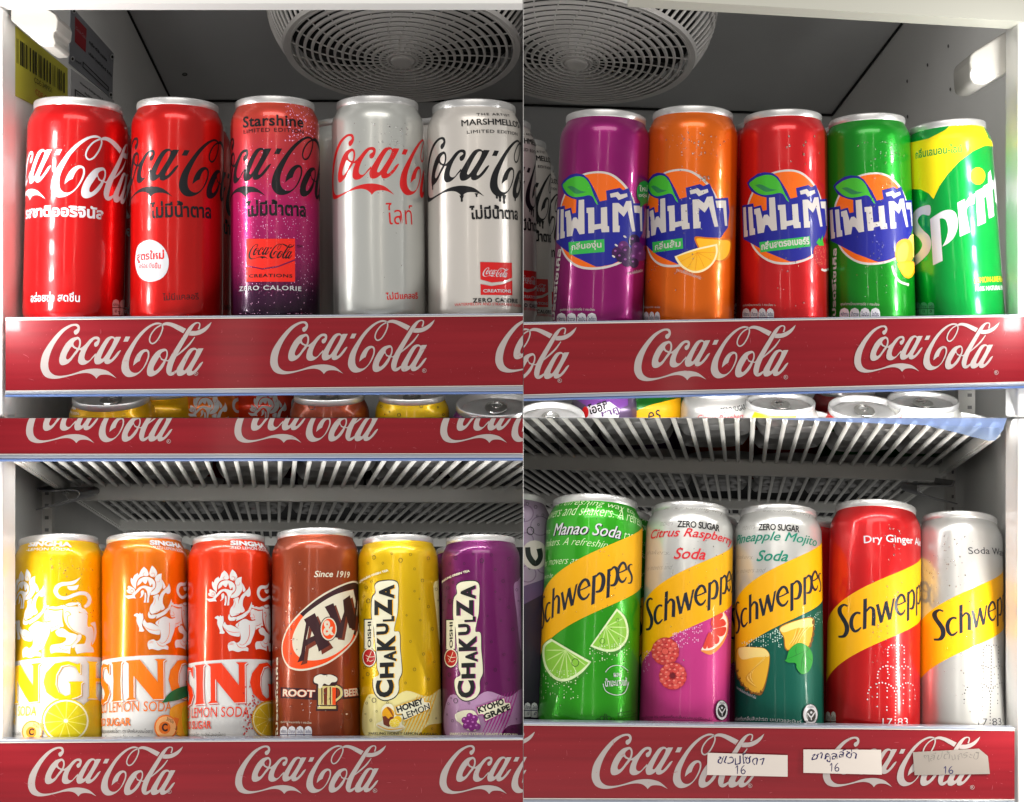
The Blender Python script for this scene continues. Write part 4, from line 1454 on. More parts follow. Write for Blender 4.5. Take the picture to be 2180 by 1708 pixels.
LW_ = ink('#c6c6c6')
LET = {
    'S': [[(4, 4), (30, -2), (58, 4), (70, 24), (62, 44), (36, 60), (28, 74), (38, 90), (56, 90), (64, 72), (68, 72), (68, 98), (60, 95), (36, 101), (10, 92), (2, 70), (12, 50), (38, 36), (46, 22), (38, 10), (18, 12), (8, 30), (3, 30)], []],
    'I': [[(0, 0), (36, 0), (31, 6), (29, 50), (31, 94), (36, 100), (0, 100), (5, 94), (7, 50), (5, 6)], []],
    'N': [[(0, 0), (28, 0), (21, 6), (21, 60), (66, -2), (92, -2), (92, 94), (99, 100), (70, 100), (77, 94), (77, 42), (36, 100), (0, 100), (9, 92), (9, 6)], []],
    'G': [[(92, 68), (92, 96), (84, 92), (60, 101), (28, 96), (6, 72), (0, 48), (8, 20), (30, 2), (58, -2), (82, 4), (94, 10), (94, 40), (101, 46), (60, 46), (66, 40), (66, 12), (54, 8), (38, 18), (30, 40), (32, 66), (44, 88), (62, 92), (80, 84), (88, 68)], []],
    'H': [[(0, 0), (38, 0), (31, 6), (31, 46), (66, 46), (66, 6), (59, 0), (98, 0), (91, 6), (91, 94), (98, 100), (59, 100), (66, 94), (66, 56), (31, 56), (31, 94), (38, 100), (0, 100), (7, 94), (7, 6)], []],
    'A': [[(0, 0), (28, 0), (22, 6), (30, 26), (62, 26), (68, 6), (62, 0), (104, 0), (96, 6), (62, 101), (42, 101), (6, 6)], [(34, 36), (46, 72), (58, 36)]],
}
LETX = {'S': -2, 'I': 78, 'N': 122, 'G': 233, 'H': 350, 'A': 460}


def bigword(art, px, ch0, h, m, line):
    b = art.s.unproj(*px)
    k = h * art.s.scale / 100
    for ch in 'SINGHA':
        dx = (LETX[ch] - LETX[ch0]) * .99
        o, hole = LET[ch]
        for off, mm in (((4, -4), line), ((2.2, -2.2), LW_), ((0, 0), m)):
            if off[0] == 0 or True:
                art.uvpoly([(b[0] + (p[0] * 1.05 + dx + off[0]) * k, b[1] + (p[1] + off[1]) * k) for p in o], mm, [[(b[0] + (p[0] * 1.05 + dx + off[0]) * k, b[1] + (p[1] + off[1]) * k) for p in hole]] if hole else [])


def lionsoda(c, col, dark, band, liontip, word, label, extra, neck):
    a = Art(c)
    I = ink(col)
    zz, yl, yr = band
    # white lower band, all round
    vL = c.unproj(c_x(c), yl)[1]
    a.uvpoly([(c.R * t / 10, vL) for t in range(-22, 23)] + [(c.R * t / 10, .0004) for t in range(22, -23, -1)], LW_)
    lion(a, liontip, I)
    bigword(a, word[0], word[1], word[2], I, ink(dark))
    extra(a, I)
    z, t1, p0, p1, h1, t2, q0, q1, h2 = neck
    a.z = z
    a.text(t1, p0, p1, h1, LW_, .05)
    a.text(t2, q0, q1, h2, LW_, .02)
    c.build(a, paint(col, .5), label, 'lion soda cans on the lower shelf')


def c_x(c):
    p = c.M @ Vector((0, -c.R, c.H * .4))
    return CX0 + p.x / (1 + p.y) / PX


def citrus(a, cx, cy, rx, ry, rind, pith, flesh, line, n=9, rot=.2):
    a.poly(ellipse(cx, cy, rx, ry, 28), rind)
    a.poly(ellipse(cx, cy, rx * .93, ry * .93, 28), pith)
    a.poly(ellipse(cx, cy, rx * .86, ry * .86, 28), flesh)
    for k in range(n):
        t = 2 * pi * k / n + rot
        a.stroke([(cx, cy, rx * .035), (cx + rx * .4 * cos(t), cy + ry * .4 * sin(t), rx * .025), (cx + rx * .84 * cos(t), cy + ry * .84 * sin(t), rx * .06)], line)
    a.poly(ellipse(cx, cy, rx * .09, ry * .09, 10), pith)


def badge(a, z, cx, cy, r, col, col2):
    a.z = z
    a.poly(ellipse(cx, cy, r, r * 1.1), ink(col))
    a.poly([(cx + r * .7, cy - r * .9), (cx + r * 1.15, cy - r * .75), (cx + r * .95, cy)], ink(col))
    a.poly(ellipse(cx, cy, r * .88, r * .97), ink(col2))
    a.poly(ellipse(cx - r * .1, cy + r * .05, r * .5, r * .55), ink(col))
    a.text('C', (cx - r * .35, cy + r * .38), (cx + r * .15, cy + r * .38), r * .7, ink('#3a2520'), .05)
    for i, s in enumerate('วิตามิน'):
        pass
    a.text('วิตามิน', (cx + r * .0, cy - r * .62), (cx + r * .62, cy - r * .32), r * .3, ink('#3a2520'), .01)
    a.text('C สูง', (cx + r * .72, cy + r * .55), (cx + r * .8, cy - r * .1), -r * .3, ink('#3a2520'), .01)


def ys(a, I):
    a.z = 'M'
    a.text('LEMON SODA', (-160, 925), (290, 920), 75, I, .0)
    a.text('ZERO SUGAR', (-250, 992), (130, 990), 60, I, .01)
    a.poly(ellipse(740, 960, 120, 170), ink('#c9a80e'))
    citrus(a, 520, 960, 190, 180, ink('#c8b010'), ink('#e8e6c8'), ink('#c8bb12'), ink('#dcd668'), 11)
    a.text('เครื่องดื่มกลิ่นเลมอนผสมโซดา (ตราสิงห์เลมอนโซดา)', (-300, 1090), (172, 1082), 40, ink('#30302c'), .0)
    badge(a, 'M', 262, 1045, 80, '#e08a1c', '#f0cf80')


def os_(a, I):
    a.z = 'M'
    a.text('YUZU LEMON SODA', (745, 900), (1355, 888), 78, I, .0)
    a.text('ZERO SUGAR', (760, 1000), (1040, 998), 62, I, .02)
    a.poly([(1345, 870), (1420, 820), (1520, 815), (1520, 1080), (1440, 1088), (1370, 1050), (1345, 960)], ink('#e39a1e'), True)
    a.poly([(1440, 860), (1520, 850), (1520, 1075), (1450, 1050)], ink('#c9b018'), True)
    a.poly([(1280, 818, C), (1340, 740), (1420, 695), (1520, 680), (1520, 740), (1420, 790), (1350, 805)], ink('#145c30'), True)
    a.text('เครื่องดื่มกลิ่นยูซุเลมอนผสมโซดา (ตราสิงห์เลมอนโซดา)', (760, 1062), (1208, 1066), 42, ink('#30302c'), .0)
    a.text('เลมอนโซดา เครื่องหมายการค้าจดทะเบียน', (760, 1108), (1148, 1108), 36, ink('#30302c'), .0)
    badge(a, 'M', 1310, 1010, 90, '#e5701c', '#f2b272')


def rs(a, I):
    a.z = 'M'
    a.text('RED LEMON SODA', (1440, 940), (1972, 930), 78, I, .0)
    a.text('ZERO SUGAR', (1450, 1025), (1678, 1022), 62, I, .02)
    random.seed(8)
    arc_dots(a, ink('#b01818'), [(2010 + random.gauss(0, 45), 900 + random.gauss(0, 90)) for _ in range(90)], 7)
    a.z = 'M'
    citrus(a, 2130, 950, 140, 150, ink('#c8901c'), ink('#d9cf9a'), ink('#c9a820'), ink('#d8c668'), 10)
    a.text('เครื่องดื่มกลิ่นเลมอนผสมโซดา (ตราสิงห์ เลมอนโซดา)', (1440, 1090), (1788, 1094), 42, ink('#30302c'), .0)


lionsoda(s1, '#e2b600', '#b88a10', ('M', 1400.5, 1400), (58.0, 1211.7), (zx('M', (345, 797)), 'G', 78), 'yellow soda can with a white lion and a cut lemon', ys,
         ('I', 'SINGHA', (228, 1068), (568, 1072), 46, '-LEMON SODA-', (215, 1102), (572, 1104), 24))
lionsoda(s2_, '#d96a00', '#c05a10', ('M', 1397, 1396), (324.2, 1204.6), (zx('M', (997, 797)), 'N', 82), 'orange soda can with a white lion and a dark green leaf', os_,
         ('I', 'SINGHA', (1186, 1052), (1448, 1088), 44, '-YUZU LEMON SODA-', (1200, 1080), (1450, 1118), 24))
lionsoda(s3, '#d53208', '#b02010', ('M', 1405, 1405), (494.9, 1212.5), (zx('M', (1648, 822)), 'N', 82), 'bright red soda can with a white lion and lemon splash', rs,
         ('I', 'SINGHA', (1826, 1056), (2098, 1084), 44, '-RED LEMON SODA-', (1822, 1086), (2118, 1112), 24))

# --- root beer
a = Art(s4)
a.z = 'q6'
BR, BO, BC, BS = ink('#32141a'), ink('#e0460c'), ink('#cfc8b4'), ink('#6b2a18')
a.poly([(95, 900), (112, 795), (170, 665), (300, 515), (480, 365), (650, 268), (800, 207), (885, 200), (925, 260), (935, 450), (915, 650), (880, 790), (780, 920), (600, 1055), (420, 1122), (280, 1140), (170, 1105), (110, 1010)], BC, True)
a.poly([(106, 900), (124, 800), (182, 675), (308, 530), (486, 382), (655, 285), (800, 224), (880, 218), (912, 275), (922, 450), (903, 645), (868, 780), (772, 905), (594, 1037), (418, 1103), (282, 1120), (180, 1090), (122, 1005)], BO, True)
a.poly([(290, 540, C), (380, 462), (486, 382), (655, 285), (800, 224), (880, 218), (912, 275), (922, 450), (903, 645), (868, 775, C), (845, 740, C), (880, 600), (898, 400), (880, 300), (840, 285), (660, 340), (490, 440), (322, 570, C)], BR, True)
a.poly([(208, 850), (225, 740), (322, 572), (485, 442), (655, 342), (840, 288), (878, 310), (895, 400), (880, 620), (830, 810), (760, 890), (650, 970), (520, 1020), (380, 1030), (290, 1000), (232, 940)], BC, True)
for dx, mm in ((34, BS), (0, BR)):
    o = [(330, 600), (445, 532), (560, 800), (605, 868), (485, 940), (478, 900), (445, 822), (350, 880), (330, 1030), (262, 1052), (300, 960), (352, 640)]
    a.poly([(x + dx, y + dx * .9) for x, y in o], BC if False else mm, holes=[[(385 + dx, 668 + dx * .9), (352 + dx, 812 + dx * .9), (437 + dx, 770 + dx * .9)]])
    o = [(548, 468), (640, 428), (712, 640), (752, 520), (740, 395), (812, 345), (862, 560), (872, 400), (848, 290), (895, 240), (905, 260), (868, 705), (805, 690), (772, 560), (728, 800), (660, 790), (600, 560)]
    a.poly([(x + dx * .8, y + dx * .6) for x, y in o], mm)
a.poly(ellipse(590, 700, 92, 130, 26), BR)
a.poly(ellipse(590, 700, 84, 121, 26), BC)
a.poly(ellipse(590, 700, 72, 107, 26), BO)
a.text('&', (538, 775), (648, 765), 160, BC, .03)
a.text('Since 1919', (437, 158), (812, 166), 68, BC, .015, .25)
a.poly([(86, 1312), (475, 1335), (475, 1448), (88, 1426)], BR)
a.poly([(735, 1335), (960, 1310), (960, 1418), (735, 1440)], BR)
a.text('ROOT', (108, 1412), (445, 1425), 82, BO, .06)
a.text('ROOT', (110, 1408), (443, 1421), 74, BC, .03)
a.text('BEER', (755, 1418), (945, 1408), 84, BO, .06)
a.text('BEER', (757, 1414), (943, 1404), 76, BC, .03)
a.poly([(428, 1230), (445, 1195), (500, 1172), (560, 1175), (600, 1185), (640, 1180), (684, 1215), (675, 1270), (650, 1285), (470, 1290), (425, 1265)], BR, True)
a.poly([(460, 1280), (675, 1280), (672, 1500), (690, 1505), (685, 1562), (455, 1562), (465, 1500)], BR)
L, R = ribbon([(655, 1295, 34), (720, 1320, 36), (728, 1400, 36), (655, 1462, 34)])
a.stroke([(660, 1300, 40), (715, 1325, 42), (722, 1400, 42), (655, 1462, 40)], BR)
a.stroke([(660, 1300, 22), (712, 1330, 24), (718, 1400, 24), (655, 1458, 22)], ink('#c9b878'))
a.poly([(480, 1300), (665, 1300), (662, 1500), (480, 1500)], ink('#c9b878'))
a.poly([(535, 1330), (575, 1310), (572, 1498), (540, 1498)], BS)
a.poly([(625, 1315), (665, 1315), (662, 1498), (628, 1498)], BO)
a.poly([(512, 1320), (525, 1320), (525, 1495), (514, 1495)], BR)
a.poly([(600, 1310), (612, 1310), (612, 1495), (602, 1495)], BR)
a.poly([(475, 1512), (665, 1512), (665, 1540), (472, 1540)], ink('#c9b878'))
a.poly([(435, 1225), (450, 1200), (500, 1178), (545, 1188), (590, 1180), (640, 1192), (678, 1220), (665, 1255), (620, 1262), (590, 1290), (540, 1275), (512, 1320), (485, 1322), (478, 1280), (440, 1262)], ink('#d8d2c0'), True)
a.text('โปรดรีไซเคิล', (62, 1830), (62, 1000), 50, BC, .03)
a.text('คุณค่าทางโภชนาการต่อ 1 กระป๋อง', (88, 1695), (408, 1705), 32, BC, .0)
for x, y, r in ((205, 280, 30), (430, 288, 24), (155, 525, 28), (293, 8, 18), (345, 75, 12), (195, 1520, 14), (785, 1610, 42), (840, 1150, 18), (50, 900, 14)):
    a.ring(x, y, r, 3.5, ink('#8a4a3c'), r * (1.9 if x == 840 else 1.15))
    a.poly(ellipse(x - r * .25, y - r * .35, r * .28, r * .2), ink('#e0b8a0'))
table(a, 142, 1000, 395, 1130, 4, 'N')
s4.build(a, paint('#8d3a1d', .55, .36), 'copper brown root beer can with an orange and white oval', 'soda cans on the lower shelf')

# --- sparkling tea cans (the printed character is left out)
CB = ink('#16181a')


def teacan(c, z, dx, body, label, pale, acc, fl1, fl2, foot, fruit):
    a = Art(c)
    a.z = 'q7'
    sx = dx[1]
    X = lambda x: dx[0] + x * sx
    PLE = ink(pale)
    # pale splashes of the ground print
    a.poly([(X(90), 1240), (X(300), 1290), (X(480), 1200), (X(700), 1260), (X(860), 1180), (X(870), 1500), (X(700), 1560), (X(520), 1700), (X(100), 1700), (X(20), 1500)], PLE, True)
    a.poly([(X(760), 120), (X(800), 60), (X(860), 50), (X(870), 700), (X(830), 760), (X(790), 400)], PLE, True)
    for i in range(7):
        x = 480 + i * 34
        a.stroke([(X(x + 120), 1240 - i * 9, 4), (X(x + 20), 1480, 16), (X(x - 60), 1650, 3)], ink(acc))
    Wt = ink('#d9d6bc')
    blob = [(140, 1080), (200, 1030), (182, 960), (178, 850), (160, 700), (150, 560), (125, 430), (130, 250), (165, 190), (160, 110), (230, 70), (380, 82), (392, 250), (385, 400), (370, 470), (352, 580), (405, 600), (412, 760), (425, 900), (428, 1010), (398, 1090), (395, 1200), (340, 1270), (240, 1290), (160, 1220)]
    gr = lambda P, k, cx=280, cy=680: [(X(cx + (x - cx) * k), cy + (y - cy) * (1 + (k - 1) * .35)) for x, y in P]
    a.poly(gr(blob, 1.07), CB, True)
    a.poly([(X(40), 455), (X(135), 455), (X(135), 760), (X(40), 770)], CB)
    a.poly(ellipse(X(98), 855, 76 * sx, 104), CB)
    a.poly(gr(blob, 1.02), Wt, True)
    a.poly([(X(50), 465), (X(140), 465), (X(140), 760), (X(50), 765)], Wt)
    a.poly(ellipse(X(98), 855, 70 * sx, 97), Wt)
    a.poly(ellipse(X(98), 855, 62 * sx, 84), ink('#a8161a'))
    a.stroke([(X(60), 830, 5), (X(100), 850, 7), (X(150), 845, 4)], Wt)
    a.stroke([(X(75), 900, 5), (X(110), 820, 6), (X(120), 790, 4)], Wt)
    a.stroke([(X(70), 860, 4), (X(105), 895, 6), (X(140), 880, 4)], Wt)
    a.text('OISHI', (X(118), 752), (X(118), 482), 54 * sx, CB, .03)
    # letters of the upright word, each with an accent-coloured shadow
    word = [('C', 1265, 1085, 200, 150), ('H', 1065, 905, 150, 200), ('A', 895, 785, 130, 245), ('K', 780, 625, 200, 165), ('U', 615, 500, 140, 160), ('L', 480, 425, 120, 235), ('Z', 425, 245, 200, 135), ('A', 245, 100, 165, 190)]
    for ch, y0, y1, hh, xl in word:
        for o, mm, b in ((9, ink(acc), .05), (0, CB, .05)):
            a.text(ch, (X(xl + hh + o), y0 + o * .3), (X(xl + hh + o), y1 + o * .3), hh * sx, mm, b)
    random.seed(11)
    for x, y, r in ((68, 130, 16), (122, 72, 12), (90, 270, 22), (44, 225, 9), (22, 360, 8), (50, 958, 14), (85, 1028, 18), (38, 1068, 9), (150, 1298, 24), (76, 1328, 12), (288, 1322, 12), (105, 1270, 8), (176, 1413, 10), (118, 1505, 14), (63, 1440, 9), (782, 150, 14), (800, 265, 8), (780, 1485, 8), (740, 1592, 10), (708, 1452, 6), (150, -180, 20), (240, -120, 12), (420, -150, 22), (560, -60, 12), (700, -170, 16), (330, -220, 12), (520, -210, 14), (90, -120, 12), (640, 60, 16), (560, 170, 10), (700, 330, 14), (620, 470, 10), (740, 560, 16), (520, 690, 12), (650, 820, 14), (760, 900, 10), (560, 980, 16), (700, 1080, 12), (480, 420, 9), (610, 250, 8), (470, 1120, 11)):
        a.ring(X(x), y, r * sx * .95, max(3, r * .22), CB, r * 1.1)
    a.z = 'q7'
    a.text('SPARKLING GREEN TEA', (X(12), 85), (X(300), -35), 24, Wt, .04)
    a.poly([(X(360), 1365), (X(655), 1262), (X(665), 1310), (X(718), 1310), (X(728), 1385), (X(455), 1520), (X(430), 1445), (X(378), 1450)], ink(acc))
    a.poly([(X(368), 1370), (X(650), 1272), (X(658), 1320), (X(710), 1320), (X(720), 1380), (X(460), 1508), (X(438), 1436), (X(384), 1440)], Wt)
    a.text(fl1, (X(392), 1432), (X(655), 1335), 66, CB, .05)
    a.text(fl2, (X(452), 1500), (X(716), 1388), 62, CB, .05)
    fruit(a, X, sx, Wt)
    a.text(foot, (X(95), 1655), (X(785), 1668), 26, Wt if fl1 == 'KYOHO' else CB, .04, .1)
    c.build(a, body, label, 'soda cans on the lower shelf')


def honey(a, X, sx, Wt):
    a.poly([(X(180), 1540), (X(240), 1500), (X(225), 1400), (X(270), 1340), (X(340), 1350), (X(370), 1450), (X(440), 1460), (X(430), 1540), (X(465), 1580), (X(390), 1620), (X(280), 1615), (X(190), 1575)], Wt, True)
    a.poly([(X(235), 1440), (X(355), 1440), (X(345), 1560), (X(300), 1575), (X(250), 1550)], ink('#6b2c1a'))
    a.poly([(X(240), 1410), (X(290), 1365), (X(350), 1410), (X(355), 1465), (X(320), 1470), (X(300), 1490), (X(270), 1462), (X(240), 1465)], ink('#d99a10'), True)
    a.stroke([(X(285), 1370, 14), (X(315), 1400, 24), (X(350), 1470, 8)], ink('#8a4a14'))
    a.poly(ellipse(X(390), 1500, 42 * sx, 40), ink('#e0b414'))
    citrus(a, X(360), 1535, 54 * sx, 48, ink('#e0b414'), ink('#f0e6a8'), ink('#e8cc30'), ink('#f4eeb8'), 8)
    a.stroke([(X(190), 1555, 6), (X(300), 1600, 12), (X(450), 1585, 6)], ink('#d9a010'))


def grape(a, X, sx, Wt):
    a.poly([(X(150), 1440), (X(230), 1400), (X(330), 1400), (X(370), 1440), (X(400), 1520), (X(400), 1580), (X(330), 1610), (X(260), 1590), (X(200), 1530), (X(160), 1500)], Wt, True)
    for x, y in ((250, 1500), (300, 1460), (350, 1480), (290, 1520), (340, 1530), (375, 1565), (320, 1575), (265, 1555)):
        a.poly(ellipse(X(x), y, 36 * sx, 36), ink('#7c1f78'))
        a.poly(ellipse(X(x - 10), y - 12, 12 * sx, 10), ink('#c070bc'))


def xmap(x0, x1):
    # window q7 x 0..850 (can 767.8..941.4) to the other can
    return None


YEL = paint('#d8b000', .45, .36)
teacan(s5, 'q7', (0, 1.), YEL, 'yellow sparkling tea can with upright black lettering', '#d9cf8c', '#e0a800', 'HONEY', 'LEMON', 'SPARKLING HONEY LEMON FLAVOURED', honey)
# purple can sits one can width to the right: same print, shifted window
q0 = ZW['q7']
ZW['q7'] = (q0[0] + 327.5, q0[1] + 2, q0[2])
teacan(s6, 'q7', (0, .98), paint('#680c58', .45, .36), 'purple sparkling tea can with upright black lettering', '#a982a8', '#a01c84', 'KYOHO', 'GRAPE', 'SPARKLING KYOHO GRAPE FLAVOURED', grape)
ZW['q7'] = q0

# --- mixers
h1 = Can(1250, 1538, 1266.8, 1050, 213, lean=.29, hide=30)
h2 = Can(1456, 1541, 1469, 1066, 192, lean=.29, hide=30)
h3 = Can(1659, 1543, 1656.6, 1072, 190, lean=.29, hide=30)
h4 = Can(1856.7, 1545, 1863.8, 1062.8, 200, lean=.29, hide=30)
h5 = Can(2045, 1546, 2042, 1087.5, 187, lean=.29, hide=30)
_r = Art(h2); _r.z = 'q8'
BAND = ink('#dba000')
SWP = [[(612, 715), (660, 695), (705, 890), (757, 655), (802, 635), (845, 845), (893, 600), (932, 580), (862, 940), (812, 958), (765, 790), (718, 1000), (672, 1018)],
       [(428, 635), (482, 615), (465, 1115), (412, 1138)]]
SWS = [[(218, 765, 26), (175, 745, 34), (132, 800, 40), (132, 890, 46), (168, 990, 55), (200, 1080, 58), (200, 1180, 52), (165, 1260, 44), (105, 1275, 34)],
       [(384, 870, 36), (330, 866, 36), (282, 920, 44), (258, 1010, 50), (264, 1110, 50), (300, 1170, 44), (345, 1150, 34), (388, 1100, 18)],
       [(470, 835, 20), (520, 765, 38), (570, 790, 52), (578, 880, 58), (570, 1062, 60)],
       [(958, 705, 20), (1050, 672, 24), (1130, 628, 26)],
       [(1122, 650, 40), (1095, 555, 48), (1040, 530, 44), (975, 605, 50), (950, 700, 54), (966, 790, 54), (1020, 850, 48), (1080, 830, 34), (1122, 765, 20)]]
SWQ = [[(1165, 480), (1215, 460), (1200, 940), (1150, 962)]]
SWQS = [[(1208, 500, 22), (1268, 442, 40), (1312, 500, 50), (1314, 620, 52), (1280, 730, 48), (1212, 748, 26)]]
U1 = [_r.tr(p, False) for p in SWP]
US = []
for st in SWS:
    L, R = ribbon(st); US.append(([_r.at(p) for p in L], [_r.at(p) for p in R]))
UQ = [_r.tr(p, False) for p in SWQ]
UQS = []
for st in SWQS:
    L, R = ribbon(st); UQS.append(([_r.at(p) for p in L], [_r.at(p) for p in R]))
BA = _r.at((450, 430)); BB = _r.at((1300, 60)); BC1 = _r.at((550, 1390)); BC2 = _r.at((1400, 950))
HR = _r.at((428, 635))
sl1 = (BB[1] - BA[1]) / (BB[0] - BA[0]); sl2 = (BC2[1] - BC1[1]) / (BC2[0] - BC1[0])
SLm = (sl1 + sl2) / 2


def mixer_band(art, px, sc=1.):
    b = art.s.unproj(*px)
    k = art.s.R / h2.R * sc
    f = lambda p: (b[0] + (p[0] - HR[0]) * k, b[1] + (p[1] - HR[1]) * k)
    R = h2.R
    top = [f((R * t / 10, BA[1] + SLm * (R * t / 10 - BA[0]))) for t in range(-20, 23)]
    bot = [f((R * t / 10, BC1[1] + SLm * (R * t / 10 - BC1[0]))) for t in range(-20, 23)]
    art.strip(top, bot, BAND)
    NV = ink('#141a28')
    for p in U1: art.uvpoly([f(q) for q in p], NV)
    for L, Rr in US: art.strip([f(q) for q in L], [f(q) for q in Rr], NV)
    du = R * .322
    for i in (0, 1):
        g = lambda q: f((q[0] + du * i, q[1] + SLm * du * i))
        for p in UQ: art.uvpoly([g(q) for q in p], NV)
        for L, Rr in UQS: art.strip([g(q) for q in L], [g(q) for q in Rr], NV)
    de = R * .86
    g = lambda q: f((q[0] + de, q[1] + SLm * de))
    for L, Rr in US[3:5]: art.strip([g(q) for q in L], [g(q) for q in Rr], NV)
    # small closing s, scaled from the capital
    L, Rr = US[0]
    s0 = L[len(L) // 2]
    ex = US[4][0][0]
    tgt = (ex[0] + de + R * .07, ex[1] + SLm * (de + R * .07) - R * .10)
    g = lambda q: f((tgt[0] + (q[0] - s0[0]) * .55, tgt[1] + (q[1] - s0[1]) * .60 + SLm * (q[0] - s0[0]) * .3))
    art.strip([g(q) for q in L], [g(q) for q in Rr], NV)


def scrip(a, lines, m, z):
    a.z = z
    for t, p0, p1, h in lines:
        a.text(t, p0, p1, h, m, -.012, .45)


def bubbles(a, m, x0, x1, y0, y1, n, z, sl=0., seed=1):
    random.seed(seed)
    pts = []
    for i in range(n):
        x = random.choice([x0 + (x1 - x0) * k / 16 for k in range(17)])
        y = y0 + (y1 - y0) * random.random() ** 1.7 + sl * (x - x0)
        pts.append((x, y))
    a.z = z
    arc_dots(a, m, pts[:n // 2], 5)
    arc_dots(a, m, pts[n // 2:], 3.4)


PALEG = ink('#c8dcb0')
a = Art(h1)
scrip(a, [('A refreshing way to', (248, 768), (890, 828), 72), ('novers and shakers. A refresh', (60, 862), (950, 930), 90), ('way to', (95, 985), (215, 975), 50), ('taste', (805, 1010), (915, 1025), 60),
          ('shakers. A refreshing', (60, 1095), (712, 1108), 80), ('for movers and', (40, 1230), (495, 1205), 60), ('way to be', (30, 1340), (240, 1320), 50)], PALEG, 'K')
a.z = 'K'
a.text('Manao Soda', (252, 985), (782, 1012), 100, BLK, .03, .35)
a.text('Manao Soda', (246, 980), (776, 1006), 100, WHT, .015, .35)
mixer_band(a, zx('K', (240, 1400)), .92)
a.z = 'O'
RIND, PITH, FL, FLL = ink('#2f7a18'), ink('#cfe0b0'), ink('#7fb83a'), ink('#b8d884')
a.poly([(745, 65, C), (815, 130), (848, 240), (830, 340), (760, 420), (640, 435), (535, 375, C)], RIND, True)
a.poly([(745, 68, C), (810, 135), (838, 240), (820, 330), (750, 400), (650, 410), (537, 368, C)], PITH, True)
a.poly([(748, 90, C), (798, 150), (822, 240), (806, 320), (745, 382), (655, 392), (556, 360, C)], FL, True)
for x1, y1 in ((790, 150), (818, 220), (810, 300), (760, 370), (690, 390), (620, 382)):
    a.stroke([(660, 215, 4), ((660 + x1) / 2, (215 + y1) / 2, 9), (x1, y1, 5)], FLL)
a.ring(632, 328, 22, 5, ink('#3f7a20'), 25)
a.ring(750, 160, 13, 4, ink('#3f7a20'), 15)
a.poly([(165, 360), (230, 305, C), (390, 400), (552, 490, C), (480, 600), (380, 670), (280, 665), (195, 590), (160, 480)], RIND, True)
a.poly([(168, 365), (232, 308, C), (390, 403), (545, 492, C), (470, 580), (370, 640), (280, 640), (205, 575), (168, 480)], PITH, True)
a.poly([(184, 375), (238, 330, C), (385, 420), (525, 500, C), (455, 566), (365, 620), (285, 620), (218, 560), (184, 475)], FL, True)
for x1, y1 in ((200, 480), (235, 570), (290, 615), (360, 618), (430, 580), (500, 520), (195, 400)):
    a.stroke([(345, 400, 4), ((345 + x1) / 2, (400 + y1) / 2, 10), (x1, y1, 5)], FLL)
a.ring(420, 498, 30, 6, ink('#3f6a20'), 34)
bubbles(a, PALEG, 155, 440, 560, 790, 110, 'O', 0, 3)
bubbles(a, PALEG, 535, 840, 380, 500, 70, 'O', -.15, 5)
a.z = 'O'
a.stroke([(655, 575, 5), (690, 535, 5), (742, 520, 6), (790, 530, 5), (828, 560, 4)], WHT)
a.stroke([(636, 665, 5), (660, 725, 5), (735, 755, 6), (805, 735, 5), (838, 650, 4)], WHT)
a.text('ผสม', (720, 612), (780, 612), 32, WHT, .02)
a.text('น้ำมะนาวแท้', (655, 690), (826, 680), 66, WHT, .02)
DGN = ink('#1c4a14')
a.text('BY APPOINTMENT TO', (752, 908), (862, 885), 12, DGN, .02)
a.text('HER MAJESTY QUEEN', (752, 930), (900, 905), 12, DGN, .02)
a.text('SCHWEPPES HOLDINGS LTD', (752, 952), (890, 925), 12, DGN, .02)
for x, y, r in ((600, 955, 16), (630, 940, 20), (655, 915, 12), (680, 940, 20), (710, 950, 16), (655, 955, 22)):
    a.ring(x, y, r, 5, DGN)
h1.build(a, paint('#2a9a14', .5), 'green mixer can with lime wedges and a yellow diagonal band', 'mixer cans on the lower shelf')


def zero(c, z, dxs, dy, ground, word, wcol, gcol, label, low, zoff, wl):
    a = Art(c)
    a.z = 'K' if z == 'K' else z
    scrip(a, [('A refreshing way', wl[0], wl[1], 70), ('movers', wl[2], wl[3], 34), ('shakers.', wl[4], wl[5], 34), ('for movers and', wl[6], wl[7], 40)], GREYI, 'K')
    # coloured lower part under the band
    R = c.R
    b = c.unproj(*zoff)
    k = R / h2.R
    f = lambda u: (b[0] + (u - HR[0]) * k, b[1] + (BC1[1] + SLm * (u - BC1[0]) - HR[1]) * k + .001)
    top = [f(h2.R * t / 10) for t in range(-20, 23)]
    bot = [(p[0], .0004) for p in top]
    a.strip(top, bot, ink(gcol, .3))
    mixer_band(a, zoff)
    a.z = 'K'
    low(a)
    c.build(a, paint('#c0c0bd', .5, .3), label, 'mixer cans on the lower shelf')


